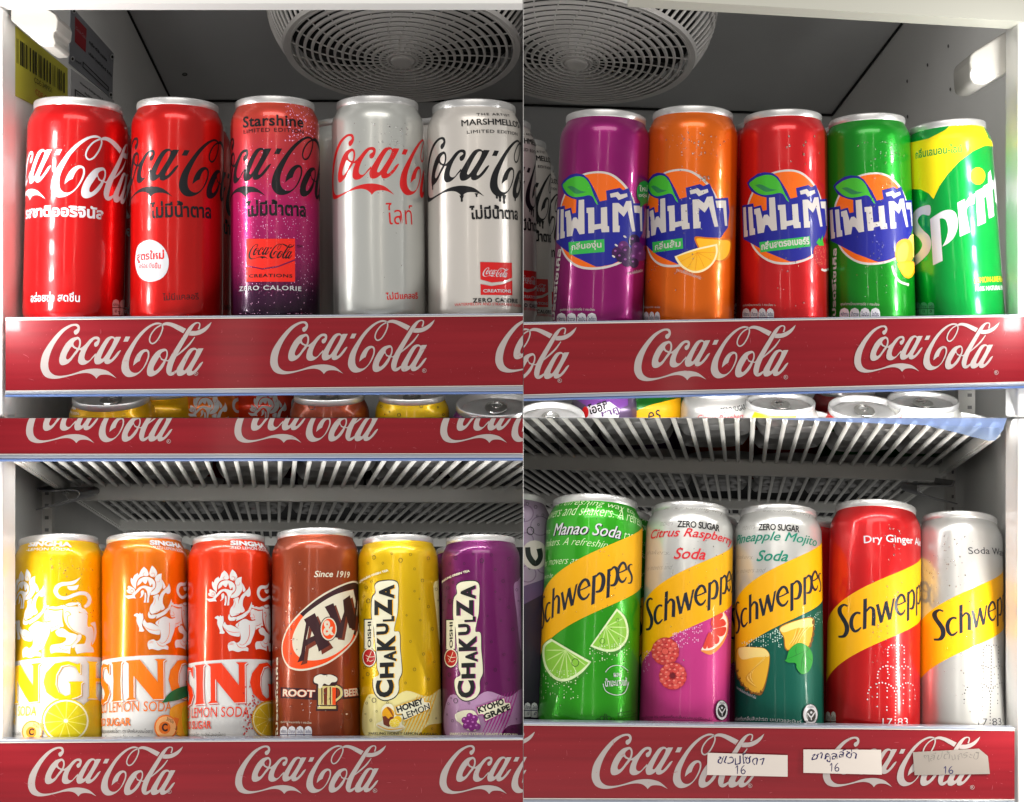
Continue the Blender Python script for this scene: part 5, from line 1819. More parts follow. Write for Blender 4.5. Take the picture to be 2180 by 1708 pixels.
def low2(a):
    a.z = 'K'
    a.text('ZERO SUGAR', (1226, 912), (1560, 948), 56, BLK, .02, 0, .95)
    RS = ink('#c0222c')
    a.text('Citrus Raspberry', (1018, 1028), (1655, 1085), 95, RS, .012, .35)
    a.text('Soda', (1198, 1165), (1450, 1172), 92, RS, .015, .35)
    random.seed(1)
    PB = ink('#e0a8cc')
    bubbles(a, PB, 1195, 1420, 268, 400, 90, 'O', -.32, 9)
    bubbles(a, PB, 935, 1010, 430, 590, 40, 'O', -.4, 10)
    bubbles(a, PB, 1560, 1640, 110, 330, 40, 'O', -.5, 12)
    a.z = 'O'
    a.poly([(1590, 90, C), (1628, 160), (1620, 270), (1570, 370), (1490, 435), (1412, 405, C)], ink('#d8823c'), True)
    a.poly([(1590, 95, C), (1620, 170), (1610, 265), (1560, 350), (1490, 398), (1414, 398, C)], ink('#e6cfc0'), True)
    GF = ink('#c8382c')
    for p in ([(1500, 150), (1575, 105), (1578, 140), (1500, 210)], [(1500, 215), (1580, 150), (1606, 200), (1510, 228)], [(1505, 240), (1606, 215), (1600, 270), (1560, 290)], [(1500, 250), (1555, 300), (1550, 340), (1520, 345)], [(1485, 255), (1520, 350), (1490, 380), (1462, 372)], [(1478, 255), (1458, 378), (1430, 382), (1440, 340)]):
        a.poly(p, GF, True)
    for cx, cy, rr, sd in ((1135, 410, 108, 5), (1195, 605, 106, 6)):
        a.poly(ellipse(cx, cy, rr, rr * 1.03, 26), ink('#a82a30'))
        for ring_, n, rad in ((.80, 13, .23), (.45, 8, .21)):
            for k in range(n):
                t = 2 * pi * k / n + ring_
                a.poly(ellipse(cx + rr * ring_ * cos(t), cy + rr * ring_ * sin(t), rr * rad, rr * rad * .92, 10), ink(('#c8403c', '#d2524a', '#bc3a3a')[k % 3]))
                a.poly(ellipse(cx + rr * ring_ * cos(t) - 6, cy + rr * ring_ * sin(t) - 8, rr * rad * .42, rr * rad * .3, 8), ink('#dc7c70'))
        if sd == 6: a.poly(ellipse(cx, cy, rr * .2, rr * .2, 10), ink('#6a1420'))
        else: a.poly(ellipse(cx, cy, rr * .24, rr * .24, 10), ink('#d2524a'))
    a.z = 'O'
    a.poly(ellipse(1567, 875, 48, 82), ink('#101010'))
    a.poly(ellipse(1567, 875, 44, 76), WHT)
    a.poly(ellipse(1567, 880, 33, 52), ink('#101010'))
    a.stroke([(1545, 860, 7), (1568, 895, 10), (1592, 860, 6)], WHT)
    a.stroke([(1568, 890, 8), (1570, 920, 5)], WHT)
    a.poly(ellipse(1568, 857, 7, 9), WHT)
    a.text('เครื่องดื่ม', (1550, 826), (1590, 826), 18, BLK, .0)
    a.text('สูตรน้ำตาล 0% เครื่องดื่มกลิ่นราสเบอร์รีและส้ม', (962, 955), (1492, 970), 30, BLK, .0)


def low3(a):
    a.z = 'K'
    a.text('ZERO SUGAR', (1870, 938), (2195, 955), 56, BLK, .02, 0, .95)
    TE = ink('#0c7a64')
    a.text('Pineapple Mojito', (1700, 1075), (2330, 1090), 98, TE, .012, .35)
    a.text('Soda', (1855, 1183), (2105, 1185), 90, TE, .015, .35)
    PB = ink('#b8d4c8')
    bubbles(a, PB, 1745, 2040, 340, 430, 100, 'O', -.34, 19)
    bubbles(a, PB, 250, 395, 150, 260, 50, 'P', -.4, 22)
    bubbles(a, PB, 0, 60, 250, 420, 30, 'P', -.3, 23)
    a.z = 'O'
    PN, PD, PLt = ink('#d8a52a'), ink('#8a5a1c'), ink('#e2cc7c')
    a.poly([(1715, 380), (1850, 375), (1925, 388), (1962, 450), (1945, 600), (1905, 740), (1850, 750), (1760, 690), (1700, 590), (1695, 460)], PD, True)
    a.poly([(1720, 380), (1850, 378), (1925, 390), (1958, 450), (1938, 600), (1900, 715), (1850, 735), (1765, 680), (1708, 585), (1700, 460)], PN, True)
    a.poly([(1722, 382), (1850, 380), (1925, 392), (1955, 448), (1850, 455), (1740, 470)], PLt, True)
    for k in range(8):
        a.stroke([(1935 - k * 3, 440 + k * 6, 3), (1860 - k * 12, 520 + k * 14, 9), (1790 + k * 10, 600 + k * 14, 3)], ink(('#e6c766', '#c4902a')[k % 2]))
    a.text('ภาพวาดเพื่อสื่อถึงกลิ่นรสเท่านั้น', (1700, 700), (1850, 785), 24, WHT, .0)
    a.z = 'P'
    a.poly([(40, 230), (200, 165), (318, 152), (322, 250), (310, 330), (275, 415), (100, 430), (70, 320)], PD, True)
    a.poly([(45, 235), (200, 170), (308, 158), (312, 250), (300, 325), (265, 400), (105, 420), (78, 320)], PN, True)
    a.poly([(48, 236), (200, 172), (308, 160), (310, 225), (180, 240), (75, 275)], PLt, True)
    for k in range(7):
        a.stroke([(300 - k * 20, 215 + k * 3, 3), (230 - k * 12, 290 + k * 5, 8), (190 - k * 12, 380, 3)], ink(('#e6c766', '#c4902a')[k % 2]))
    a.z = 'O'
    for x, y, r in ((1706, 560, 15), (1722, 620, 16), (1748, 668, 17), (1784, 708, 17), (1822, 736, 16), (1862, 742, 15), (1898, 728, 14)):
        a.poly(ellipse(x, y, r, r * .9, 7, rot=x), ink('#6e4418'))
        a.poly(ellipse(x + 4, y - 7, r * .6, r * .45, 6, rot=x), ink('#b98a2c'))
    a.z = 'P'
    for x, y in ((315, 190), (320, 240), (316, 290), (306, 335), (292, 380), (278, 410)):
        a.poly(ellipse(x, y, 9, 22, 7), ink('#6e4418'))
    G1, G2 = ink('#1f8a2c'), ink('#146420')
    a.poly([(95, 500), (120, 420), (190, 365), (260, 385), (305, 450), (308, 530), (280, 600), (225, 628), (180, 580), (170, 535), (110, 530), (80, 510)], G1, True)
    for p in ([(290, 400, 3), (230, 480, 6), (215, 600, 3)], [(250, 430, 3), (170, 470, 5), (100, 500, 3)], [(240, 470, 2), (290, 500, 4), (305, 520, 2)], [(225, 520, 2), (260, 560, 4), (275, 590, 2)], [(180, 465, 2), (170, 430, 4), (180, 390, 2)]):
        a.stroke(p, G2)
    a.poly(ellipse(291, 968, 64, 92), ink('#101010'))
    a.poly(ellipse(291, 968, 58, 86), WHT)
    a.poly(ellipse(295, 975, 40, 55), ink('#101010'))
    a.stroke([(268, 955, 8), (296, 990, 12), (325, 950, 7)], WHT)
    a.stroke([(296, 985, 9), (298, 1015, 6)], WHT)
    a.poly(ellipse(297, 950, 9, 10), WHT)
    a.text('เครื่องดื่ม', (262, 915), (322, 910), 22, BLK, .0)
    a.text('ทางเลือกสุขภาพ', (245, 1040), (345, 1025), 22, BLK, .0)
    a.z = 'O'
    a.text('เครื่องดื่มกลิ่นสับปะรด มะนาวและมินต์', (1695, 962), (2200, 985), 32, WHT, .0)


zero(h2, 'K', 0, 0, 0, '', '', '#b8347c', 'pink and silver mixer can with raspberries and grapefruit', low2, zx('K', (1022, 1437)) if False else (1415.7, 1260.7), [(1110, 790), (1600, 830), (1090, 905), (1195, 895), (985, 1130), (1165, 1130), (985, 1260), (1190, 1245)])
zero(h3, 'K', 0, 0, 0, '', '', '#005244', 'dark green and silver mixer can with pineapple and mint', low3, (1594.5, 1267.5), [(1810, 810), (2300, 850), (1740, 940), (1845, 925), (1690, 1170), (1830, 1165), (1690, 1290), (1930, 1270)])

FTN = [(x, y) for x, y in ((958, 398), (980, 383), (1003, 383), (1045, 383), (1068, 384), (1086, 398), (950, 420), (950, 445), (950, 472), (1024, 396), (1024, 422), (1024, 448), (1024, 475), (1024, 500), (1024, 525), (1088, 425), (1088, 450), (1088, 500), (1088, 525), (950, 525),
                           (935, 557), (910, 565), (887, 582), (872, 605), (866, 630), (865, 658), (950, 557), (975, 562), (995, 570), (1022, 555), (1022, 580), (1022, 608), (1022, 635), (1022, 662), (1022, 690), (1022, 716), (1048, 570), (1068, 560), (1098, 557), (1120, 565), (1138, 582), (950, 582), (950, 608), (950, 660), (1086, 580), (1086, 632), (1086, 660), (1142, 632),
                           (780, 840), (784, 788), (793, 760), (808, 738), (852, 708), (878, 700), (905, 699), (932, 704), (958, 714), (978, 727), (995, 742), (1018, 745), (1040, 745), (1058, 727), (1075, 712), (1100, 702), (1120, 700), (1142, 707), (1160, 720), (862, 738), (862, 792), (862, 820), (862, 900), (945, 742), (945, 768), (945, 822), (942, 902), (942, 930),
                           (1083, 740), (1083, 793), (1080, 848), (1080, 873), (1135, 765), (1135, 842), (1135, 895), (1175, 757), (1180, 808), (1178, 835), (1007, 770), (1028, 770))] + [(1018 - i * .6, 797 + i * 27) for i in range(11)]


def plainmix(c, body, inkc, hp, txt, t0, t1, th, z, fx, label):
    a = Art(c)
    mixer_band(a, hp)
    a.z = z
    a.text(txt, t0, t1, th, inkc, .012)
    arc_dots(a, inkc, [(x * fx[1] + fx[0], y + fx[2]) for x, y in FTN], 6.2, 'P')
    a.z = 'P'
    a.text('17', (905 * fx[1] + fx[0], 1062 + fx[2]), (985 * fx[1] + fx[0], 1062 + fx[2]), 58, inkc, -.005)
    a.text('83', (1030 * fx[1] + fx[0], 1060 + fx[2]), (1115 * fx[1] + fx[0], 1055 + fx[2]), 58, inkc, -.005)
    if inkc is WHT:
        table(a, 380, 940, 518, 1100, 3, 'P', fg='#b0a8a0', bg='#401010')
    c.build(a, body, label, 'mixer cans on the lower shelf')


plainmix(h4, paint('#c0161a', .5), WHT, (1838, 1276), 'Dry Ginger Ale', (718, 1072), (1168, 1098), 82, 'L', (0, 1, 0), 'red ginger ale can with a dotted fountain and yellow band')
plainmix(h5, paint('#c0c0be', .6, .28), ink('#3b3b42'), (2042, 1289), 'Soda Water', (1556, 1140), (1834, 1160), 56, 'L', (870, .93, 0), 'silver soda water can with a dotted fountain and yellow band')

# ------------------------------------------------------------------ condensation
DROP = mat('water_drop', (.9, .9, .9), rough=.05, trans=1., ior=1.33)


def drops(c, clusters, seed):
    random.seed(seed)
    bm = bmesh.new()
    for x, y, sx, sy, n, r0 in clusters:
        for _ in range(n):
            u_, v_ = c.unproj(random.gauss(x, sx), random.gauss(y, sy))
            if not .012 < v_ < c.H - .018 or abs(u_) > 1.35 * c.R: continue
            r = r0 * PX * random.uniform(.5, 1.5)
            th = u_ / c.R
            rr = c.rad(v_)
            n_ = Vector((sin(th), -cos(th), 0)); t_ = Vector((cos(th), sin(th), 0)); z_ = Vector((0, 0, 1))
            o = n_ * (rr + .0011) + z_ * v_ if False else n_ * (rr + .0006) + z_ * v_
            ring0 = None
            vs = []
            for lv, (q, h) in enumerate(((1, 0), (.8, .3), (.45, .48), (0, .55))):
                if q == 0: vs.append([bm.verts.new(o + n_ * r * h)])
                else: vs.append([bm.verts.new(o + (t_ * cos(k * pi / 4) + z_ * sin(k * pi / 4) * 1.15) * r * q + n_ * r * h) for k in range(8)])
            for a_, b_ in zip(vs, vs[1:]):
                for k in range(8):
                    if len(b_) == 1: bm.faces.new([a_[k], a_[(k + 1) % 8], b_[0]])
                    else: bm.faces.new([a_[k], a_[(k + 1) % 8], b_[(k + 1) % 8], b_[k]])
            bm.faces.new(vs[0][::-1])
    tag(mkobj('water_drops', bm, DROP, c.root, smooth=True), kind='stuff')


drops(f2, [(1480, 300, 35, 22, 60, 1.3), (1465, 420, 30, 90, 60, 1.1), (1395, 560, 12, 60, 25, 1.2), (1500, 385, 4, 4, 4, 3)], 1)
drops(f4, [(1890, 320, 22, 60, 90, 1.2), (1870, 560, 18, 60, 50, 1.1)], 2)
drops(f3, [(1712, 300, 20, 40, 16, 1.8), (1680, 560, 30, 50, 20, 1.2)], 3)
drops(c4, [(825, 300, 25, 30, 50, 1.3), (800, 420, 40, 120, 25, 1.1)], 4)
drops(h4, [(1900, 1150, 18, 40, 40, 1.5), (1880, 1390, 20, 60, 50, 1.2)], 5)
drops(h5, [(2025, 1190, 25, 50, 70, 1.2), (2060, 1400, 25, 90, 60, 1.)], 6)
drops(s1, [(135, 1200, 30, 20, 50, 1.1), (170, 1260, 20, 30, 30, 1.)], 7)
drops(s4, [(620, 1330, 10, 60, 30, 1.3), (690, 1500, 30, 20, 20, 1.2)], 8)
drops(h1, [(1290, 1300, 40, 120, 50, 1.1)], 9)
drops(c1, [(150, 350, 35, 60, 40, .9)], 10)
drops(h2, [(1480, 1200, 40, 60, 40, 1.1)], 11)

# ------------------------------------------------------------------ cans standing behind the front row
BK = 'cans in the second row behind the front cans'
for src, x, y, Yc, lab, tn, xs in (
        (c1, 190, 266, .115, 'red cola can in shade behind the leftmost red can', 1.3, None), (c2, 402, 264, .115, 'red can in shade behind the can with the white badge', 1.0, None),
        (c4, 748, 263, .115, 'silver can in shade between the pink can and the silver can', 2.2, None), (c5, 945, 263, .115, 'silver grey can in shade just behind the dripping script can', 2.4, None),
        (c1, 240, 318, .20, 'red cola can in the third row on the far left', 2., None), (c4, 700, 310, .20, 'silver can in the third row behind the pink can', 2.7, None),
        (c5, 1047, 262, .115, 'grey can with black script cut by the middle divider', .5, 1), (c5, 1086, 303, .20, 'grey can with black script, second beside the divider', .2, 1),
        (c5, 1108, 352, .30, 'grey can with black script, third and farthest beside the divider', .1, 1),
        (f1, 1290, 268, .115, 'purple can in shade behind the grape can', 2., None), (f3, 1480, 262, .115, 'red can in shade behind the orange slice can', 2.4, None), (f3, 1642, 266, .115, 'red can in shade behind the strawberry can', 2.2, None),
        (f4, 1812, 276, .115, 'green can in shade behind the bright green can', 2.2, None), (f5, 1972, 290, .115, 'green can in shade behind the lemon lime can', 2.6, None),
        (s1, 152, 1164, .115, 'yellow soda can in shade behind the yellow lion can', 2., None), (s2_, 330, 1160, .115, 'orange soda can in shade behind the orange lion can', 2., None),
        (s3, 500, 1163, .115, 'red soda can in shade behind the red lion can', 2., None), (s4, 672, 1158, .115, 'brown can in shade behind the root beer can', 2.4, None),
        (s5, 838, 1166, .115, 'yellow tea can in shade behind the yellow tea can', 2.4, None), (s6, 1000, 1166, .115, 'purple tea can in shade behind the purple tea can', 2.4, None),
        (h1, 1300, 1096, .125, 'green can in shade behind the lime can', 2., None),
        (h2, 1490, 1104, .125, 'pink and silver can in shade behind the raspberry can', 2., None), (h4, 1712, 1118, .125, 'red can in shade between the pineapple and ginger cans', 2.4, None),
        (h4, 1860, 1120, .13, 'red can in shade behind the ginger ale can', 2.4, None), (h5, 2000, 1126, .13, 'silver can in shade behind the soda water can', 2.4, None)):
    can_copy(src, x, y + 4, Yc, lab, BK, tn, xs=xs)


def free_can(px, py, Y, rpx, lean, H, bmat, label, group, artf=None, xs=None, zs_=None, lid=True, base=False, turn=0., sheet=None):
    """can given by its rim centre in the photo; lean>0 tips the top away, <0 towards the viewer"""
    c = Can.__new__(Can)
    c.R = rpx * PX * (1 + Y)
    c.u = c.R / .029
    c.H = H
    c.scale = PX * (1 + Y)
    R, u = c.R, c.u
    c.prof = [(.80 * R, 0), (.88 * R, .003 * u), (.96 * R, .0065 * u), (R, .010 * u)]
    c.prof += [(R * f, H - dd * u) for dd, f in ((.016, 1.), (.0135, .995), (.0105, .97), (.0078, .928), (.0062, .897), (.0052, .884), (.0044, .874))]
    rot = Matrix.Rotation(-lean, 4, 'X') @ Matrix.Rotation(turn, 4, 'Z')
    base_p = W3(px, py, Y) - rot @ Vector((0, 0, H))
    c.M = Matrix.Translation(base_p) @ rot
    c.Mi = c.M.inverted()
    a = None
    if artf:
        a = Art(c)
        artf(a)
    r = c.build(a, bmat, label, group, lid=lid, base=base)
    if xs or zs_: clip_tree(r, xs, zs_)
    return r


def l_pale(a):
    a.z = 'K'
    a.poly([(-60, 1400), (120, 1340), (230, 1300), (230, 1420), (100, 1480), (-60, 1560)], ink('#4a3a58'))
    a.poly([(-60, 1560), (240, 1400), (240, 2700), (-60, 2700)], ink('#26202e'))
    for x, y, r in ((20, 800, 70), (140, 900, 80), (30, 1010, 60), (170, 1220, 60), (40, 1280, 70)):
        a.ring(x, y, r, 9, ink('#6a5570'))
    for x, y, r in ((38, 725, 12), (103, 750, 13), (115, 822, 9), (62, 940, 30), (125, 890, 9), (160, 815, 10), (54, 1238, 8), (10, 850, 8)):
        a.ring(x, y, r, max(3.5, r * .25), CB, r * 1.15)
    a.poly(ellipse(95, 1130, 105, 115), ink('#a8a09a'))
    a.stroke([(40, 1070, 40), (50, 1140, 44), (100, 1200, 44), (140, 1150, 40), (130, 1080, 44)], CB)
    table(a, -40, 2300, 118, 2420, 3, 'K')


free_can(1082, 1066, .10, 90, .29, .155, paint('#8c7a90', .35, .4), 'pale mauve can with bubble print cut by the middle divider beside the lime can', BK, l_pale, 1)

LG = 'cans on the middle shelf showing below the upper rail'
DEG = radians(1)


def rings_(pts, z):
    def f(a):
        a.z = z
        for x, y, r in pts: a.ring(x, y, r, max(3.5, r * .25), CB, r * 1.1)
    return f


def l_yel(a):
    a.z = 'E'
    a.text('SINGHA', (480, 1600), (622, 1592), 34, LW_, .03)
    a.text('-LEMON SODA-', (470, 1628), (604, 1634), 18, LW_, .0)


def l_or(a): lion(a, (447, 826), ink('#c05a10'))


def l_red(a): lion(a, (575, 826), ink('#b02010'))


free_can(236, 842, 0.040, 90, -16 * DEG, .12, paint('#dba400'), 'yellow can just below the left end of the upper rail', LG, l_yel, -1, 1)
free_can(340, 826, 0.078, 82, -11 * DEG, .12, paint('#dba400'), 'yellow can in shade, second below the upper rail', LG, None, -1, 1)
free_can(440, 824, 0.089, 78, -9 * DEG, .12, paint('#d96a00'), 'orange can with a white lion just below the upper rail', LG, l_or, -1, 1)
free_can(562, 822, 0.100, 76, -9 * DEG, .12, paint('#d53208'), 'red can with a white lion just below the upper rail', LG, l_red, -1, 1)
free_can(701, 838, 0.040, 84, -12 * DEG, .12, paint('#8d3a1d', .55, .36), 'brown can just below the upper rail with one bubble', LG, rings_([(375, 1567, 26)], 'F'), -1, 1)
free_can(877, 838, 0.040, 79, -12 * DEG, .12, YEL, 'yellow can with small black bubbles just below the upper rail', LG, rings_([(920, 1485, 16), (952, 1518, 15), (993, 1505, 9), (1053, 1502, 12), (902, 1567, 10), (1012, 1543, 6), (1115, 1548, 6), (1205, 1563, 15), (1037, 1633, 14), (965, 1608, 6), (1372, 1630, 9), (1330, 1575, 7), (930, 1628, 5)], 'F'), -1, 1)


def l_pur(a):
    a.z = 'F'
    a.poly([(1640, 1600), (1990, 1640), (1990, 1720), (1600, 1720)], ink('#c8b4d0'))
    rings_([(1465, 1560, 13), (1522, 1590, 7), (1690, 1640, 10), (1745, 1650, 9)], 'F')(a)


free_can(1056, 858, 0.034, 96, -19 * DEG, .12, paint('#6a1488', .45, .36), 'purple and white can with its metal lid showing below the rail', LG, l_pur, -1, 1)
free_can(1172, 884, 0.029, 82, -25 * DEG, .12, paint('#8a8a8a'), 'silver lid just right of the middle divider below the rail', LG, None, 1, 1)


def l_oishi(a):
    a.z = 'G'
    a.poly([(380, 1500), (800, 1500), (800, 1560), (600, 1640), (480, 1560)], ink('#6c3a8a'))
    a.poly([(490, 1570), (660, 1530), (740, 1590), (720, 1720), (480, 1720)], ink('#c9c4cc'))
    a.text('โออิชิ', (510, 1632), (655, 1590), 78, BLK, .03)
    a.text('ชาคู', (610, 1672), (740, 1625), 60, ink('#4a2060'), .03)
    a.poly(ellipse(478, 1612, 24, 44), REDI)


free_can(1292, 826, 0.078, 76, -11 * DEG, .12, paint('#5c4a68'), 'purple and white can with black lettering below the rail', LG, l_oishi, 1, 1)


def l_gy(a):
    a.z = 'G'
    a.poly([(750, 1655), (960, 1560), (1200, 1500), (1200, 1760), (740, 1760)], BAND)
    a.text('es', (965, 1690), (1060, 1660), 75, ink('#141a28'), .0, .2)


free_can(1390, 824, 0.084, 74, -11 * DEG, .12, paint('#12601c'), 'dark green can with a yellow band below the rail', LG, l_gy, 1, 1)


def l_zs(a):
    a.z = 'G'
    a.text('ZERO SUGAR', (1498, 1620), (1695, 1590), 40, BLK, .02)
    a.text('Citrus Raspberry', (1330, 1690), (1700, 1668), 60, ink('#b0202a'), .0, .35)


free_can(1527, 828, 0.061, 76, -11 * DEG, .12, paint('#a8a8a6', .5, .3), 'silver can with red script and small black capitals below the rail', LG, l_zs, 1, 1)


def l_ys(a):
    a.z = 'H'
    a.poly([(-140, 1560), (165, 1590), (165, 1720), (-200, 1720)], BAND)
    a.z = 'G'


free_can(1662, 853, 0.045, 82, -17 * DEG, .12, paint('#b8b8b4', .4, .3), 'yellow and silver can with its lid showing below the rail', LG, l_ys, 1, 1)
free_can(1716, 898, 0.027, 82, -22 * DEG, .12, paint('#a8a8a6'), 'silver lid edge in front of the yellow and silver can', LG, None, 1, 1)
free_can(1841, 866, 0.037, 86, -21 * DEG, .12, paint('#c0161a'), 'red can with a bright metal lid and ring pull below the rail', LG, None, 1, 1)
free_can(1965, 850, 0.048, 84, -16 * DEG, .12, paint('#b8b8b4', .5, .3), 'silver can with its lid showing, rightmost but one below the rail', LG, None, 1, 1)
free_can(2050, 901, 0.029, 78, -21 * DEG, .12, paint('#b8b8b4', .5, .3), 'silver lid edge at the right end below the upper rail', LG, None, 1, 1)
free_can(1800, 826, 0.100, 70, -11 * DEG, .12, paint('#7a1014'), 'dark red can in shade behind the ring pull lids', LG, None, 1, 1)

# cans on the wire racks, seen from below
RG = 'cans on the wire racks seen from below'
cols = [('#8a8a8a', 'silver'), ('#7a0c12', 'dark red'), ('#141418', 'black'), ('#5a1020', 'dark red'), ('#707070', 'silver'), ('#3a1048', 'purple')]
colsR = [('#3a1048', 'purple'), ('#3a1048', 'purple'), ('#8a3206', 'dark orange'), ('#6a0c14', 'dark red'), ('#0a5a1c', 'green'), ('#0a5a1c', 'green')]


def rack_can(P, x, Y, hexc, label, xs, lean):
    c = Can.__new__(Can)
    c.R = .0285; c.u = c.R / .029; c.H = .145; c.scale = PX
    R, u, H = c.R, c.u, c.H
    c.prof = [(R, .0105 * u), (R, .12), (.88 * R, .142)]
    c.M = Matrix.Translation(P(x, Y, 8)) @ Matrix.Rotation(-lean, 4, 'X')
    c.Mi = c.M.inverted()
    r = c.build(None, paint(hexc, .4), label, RG, lid=False, base=True)
    clip_tree(r, xs, -1)


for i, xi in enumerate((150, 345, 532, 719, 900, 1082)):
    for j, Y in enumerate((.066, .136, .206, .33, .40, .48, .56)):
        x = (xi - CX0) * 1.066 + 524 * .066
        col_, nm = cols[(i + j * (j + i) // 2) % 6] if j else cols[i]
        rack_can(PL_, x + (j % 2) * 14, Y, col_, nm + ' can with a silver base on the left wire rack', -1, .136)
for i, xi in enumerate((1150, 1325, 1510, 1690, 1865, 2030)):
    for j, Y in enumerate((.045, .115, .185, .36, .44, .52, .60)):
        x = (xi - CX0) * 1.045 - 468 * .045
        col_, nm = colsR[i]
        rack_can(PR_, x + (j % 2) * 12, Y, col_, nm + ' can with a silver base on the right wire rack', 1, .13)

# ------------------------------------------------------------------ stickers, plates, brackets
def sheet(name, pl, quad, z, m, artf, label, cat, th=.0006, smooth=False):
    art = Art(pl)
    art.z = z
    if artf: artf(art)
    uv = Art(pl); uv.z = z
    q = uv.tr(quad, smooth)
    s = 1 if pl.n.dot(Vector((0, -1, 0)) - pl.o) > 0 else -1
    bm = bmesh.new()
    A = [pl.o + pl.u * p[0] + pl.v * p[1] + pl.n * s * th for p in q]
    hexa(bm, A, [p - pl.n * s * (th - .0001) for p in A])
    ms = pl.build(art, bm, base=1, step=.00004, first=th + .00008)
    loc = sum(A, Vector()) / len(A)
    bm.transform(Matrix.Translation(-loc))
    o = mkobj(name, bm, [m] + ms, matrix=Matrix.Translation(loc))
    return tag(o, label, cat)


WL = Plane(pt(-1114, .1, 300), (0, 1, 0), (0, 0, 1)); WL.scale = PX
YST = mat('sticker_yellow', '#b9b23c', rough=.5, vary=.05)
INKK = mat('print_black', '#141414', rough=.6); INKR = mat('print_red', '#b02424', rough=.6)


def st_yel(a):
    random.seed(3)
    x = 124
    while x < 494:
        wd = random.choice((3, 3, 5, 8, 10))
        y0 = lambda q: 300 + (q - 122) * .75
        y1 = lambda q: 498 + (q - 122) * .65
        a.poly([(x, y0(x)), (x + wd, y0(x + wd)), (x + wd, y1(x + wd)), (x, y1(x))], INKK)
        x += wd + random.choice((3, 5, 8, 14))
    a.text('CDE-349951', (253, 652), (393, 738), 44, INKK, .0)
    a.text('CDE COCA', (262, 748), (420, 850), 48, INKR, .0)


sheet('asset_sticker', WL, [(50, 168), (82, 180), (531, 545), (531, 860), (280, 842), (48, 725)], 'A', YST, st_yel, 'yellow sticker with a black barcode on the left wall', 'sticker')
PLM = mat('plate_metal', (.30, .31, .34), rough=.4, metal=.5, vary=.1)


def st_plate(a):
    G = INKK
    a.poly([(588, 130), (680, 232), (672, 418), (585, 332)], mat('plate_red', '#8a1620', .5))
    a.text('Coca-Cola', (592, 232), (675, 318), 34, mat('plate_pale', '#9a7a80', .5), .02, .3)
    a.text('ทรัพย์สินของ', (700, 345), (840, 492), 34, G, .02)
    a.text('บริษัท ไทยน้ำทิพย์ จำกัด', (695, 432), (878, 612), 34, G, .02)
    a.text('เลขที่', (588, 487), (636, 520), 26, G, .02)
    a.poly([(648, 488), (854, 690), (852, 728), (645, 532)], G, holes=[[(654, 500), (848, 694), (847, 716), (651, 528)]])
    for x, y in ((578, 88), (565, 468), (880, 452), (868, 752)):
        a.poly(ellipse(x, y, 17, 22), LIDM)
        a.poly(ellipse(x, y, 9, 12), G)


sheet('asset_plate', WL, [(556, 45), (895, 425), (885, 785), (540, 498)], 'A', PLM, st_plate, 'grey riveted metal plate with a small red square', 'plate')


def st_lab(a):
    a.text('Western Refrigeration Pvt.', (625, 668), (826, 815), 26, INKK, .02)
    a.text('Model No', (665, 748), (730, 795), 22, INKK, .02)
    a.poly([(585, 705), (760, 830), (760, 850), (585, 850)], INKK, holes=[[(592, 718), (752, 834), (752, 845), (592, 845)]])
    a.text('INVENTORY', (600, 752), (680, 812), 20, INKK, .02)


sheet('rating_label', WL, [(556, 545), (900, 800), (900, 860), (556, 860)], 'A', mat('label_grey', (.42, .42, .43), .5), st_lab, 'pale printed rating label below the riveted plate', 'label')


def prism(name, pts, z, Y0, Y1, m, label=None, cat=None, parent=None, bev=.0015, smooth=False):
    pts = catmull(pts) if smooth else pts
    P = [W3(*zx(z, p), Y0) for p in pts]
    bm = bmesh.new()
    hexa(bm, P, [p + Vector((0, Y1 - Y0, 0)) for p in P])
    loc = sum(P, Vector()) / len(P)
    if parent is None:
        bm.transform(Matrix.Translation(-loc))
        o = mkobj(name, bm, m, matrix=Matrix.Translation(loc))
        tag(o, label, cat)
    else:
        bm.transform(world(parent).inverted())
        o = mkobj(name, bm, m, parent)
    if bev:
        b = o.modifiers.new('bevel', 'BEVEL'); b.width = bev; b.segments = 3; b.limit_method = 'ANGLE'
    return o


prism('hinge_cover', [(85, 20), (340, 20), (380, 75), (440, 115), (457, 160), (448, 240), (430, 250), (424, 290), (440, 340), (425, 366), (350, 374), (300, 345), (85, 160)], 'A', .012, .045, mat('hinge_white', (.62, .60, .56), .35, coat=.3), 'white plastic hinge cover in the top left corner', 'hinge cover', bev=.003)
hc = prism('door_bracket', [(2010, 140), (1580, 410), (1552, 440), (1546, 490), (1552, 600), (1560, 645), (1590, 667), (1668, 672), (1940, 520), (2010, 440)], 'D', .03, .07, mat('hinge_white', (.6, .6, .55), .35), 'white plastic bracket on the top right wall', 'bracket', bev=.003)
prism('cap', [(x, y) for x, y in ellipse(1566, 592, 18, 44, 16)], 'D', .028, .031, WHITE, parent=hc, bev=.0006)
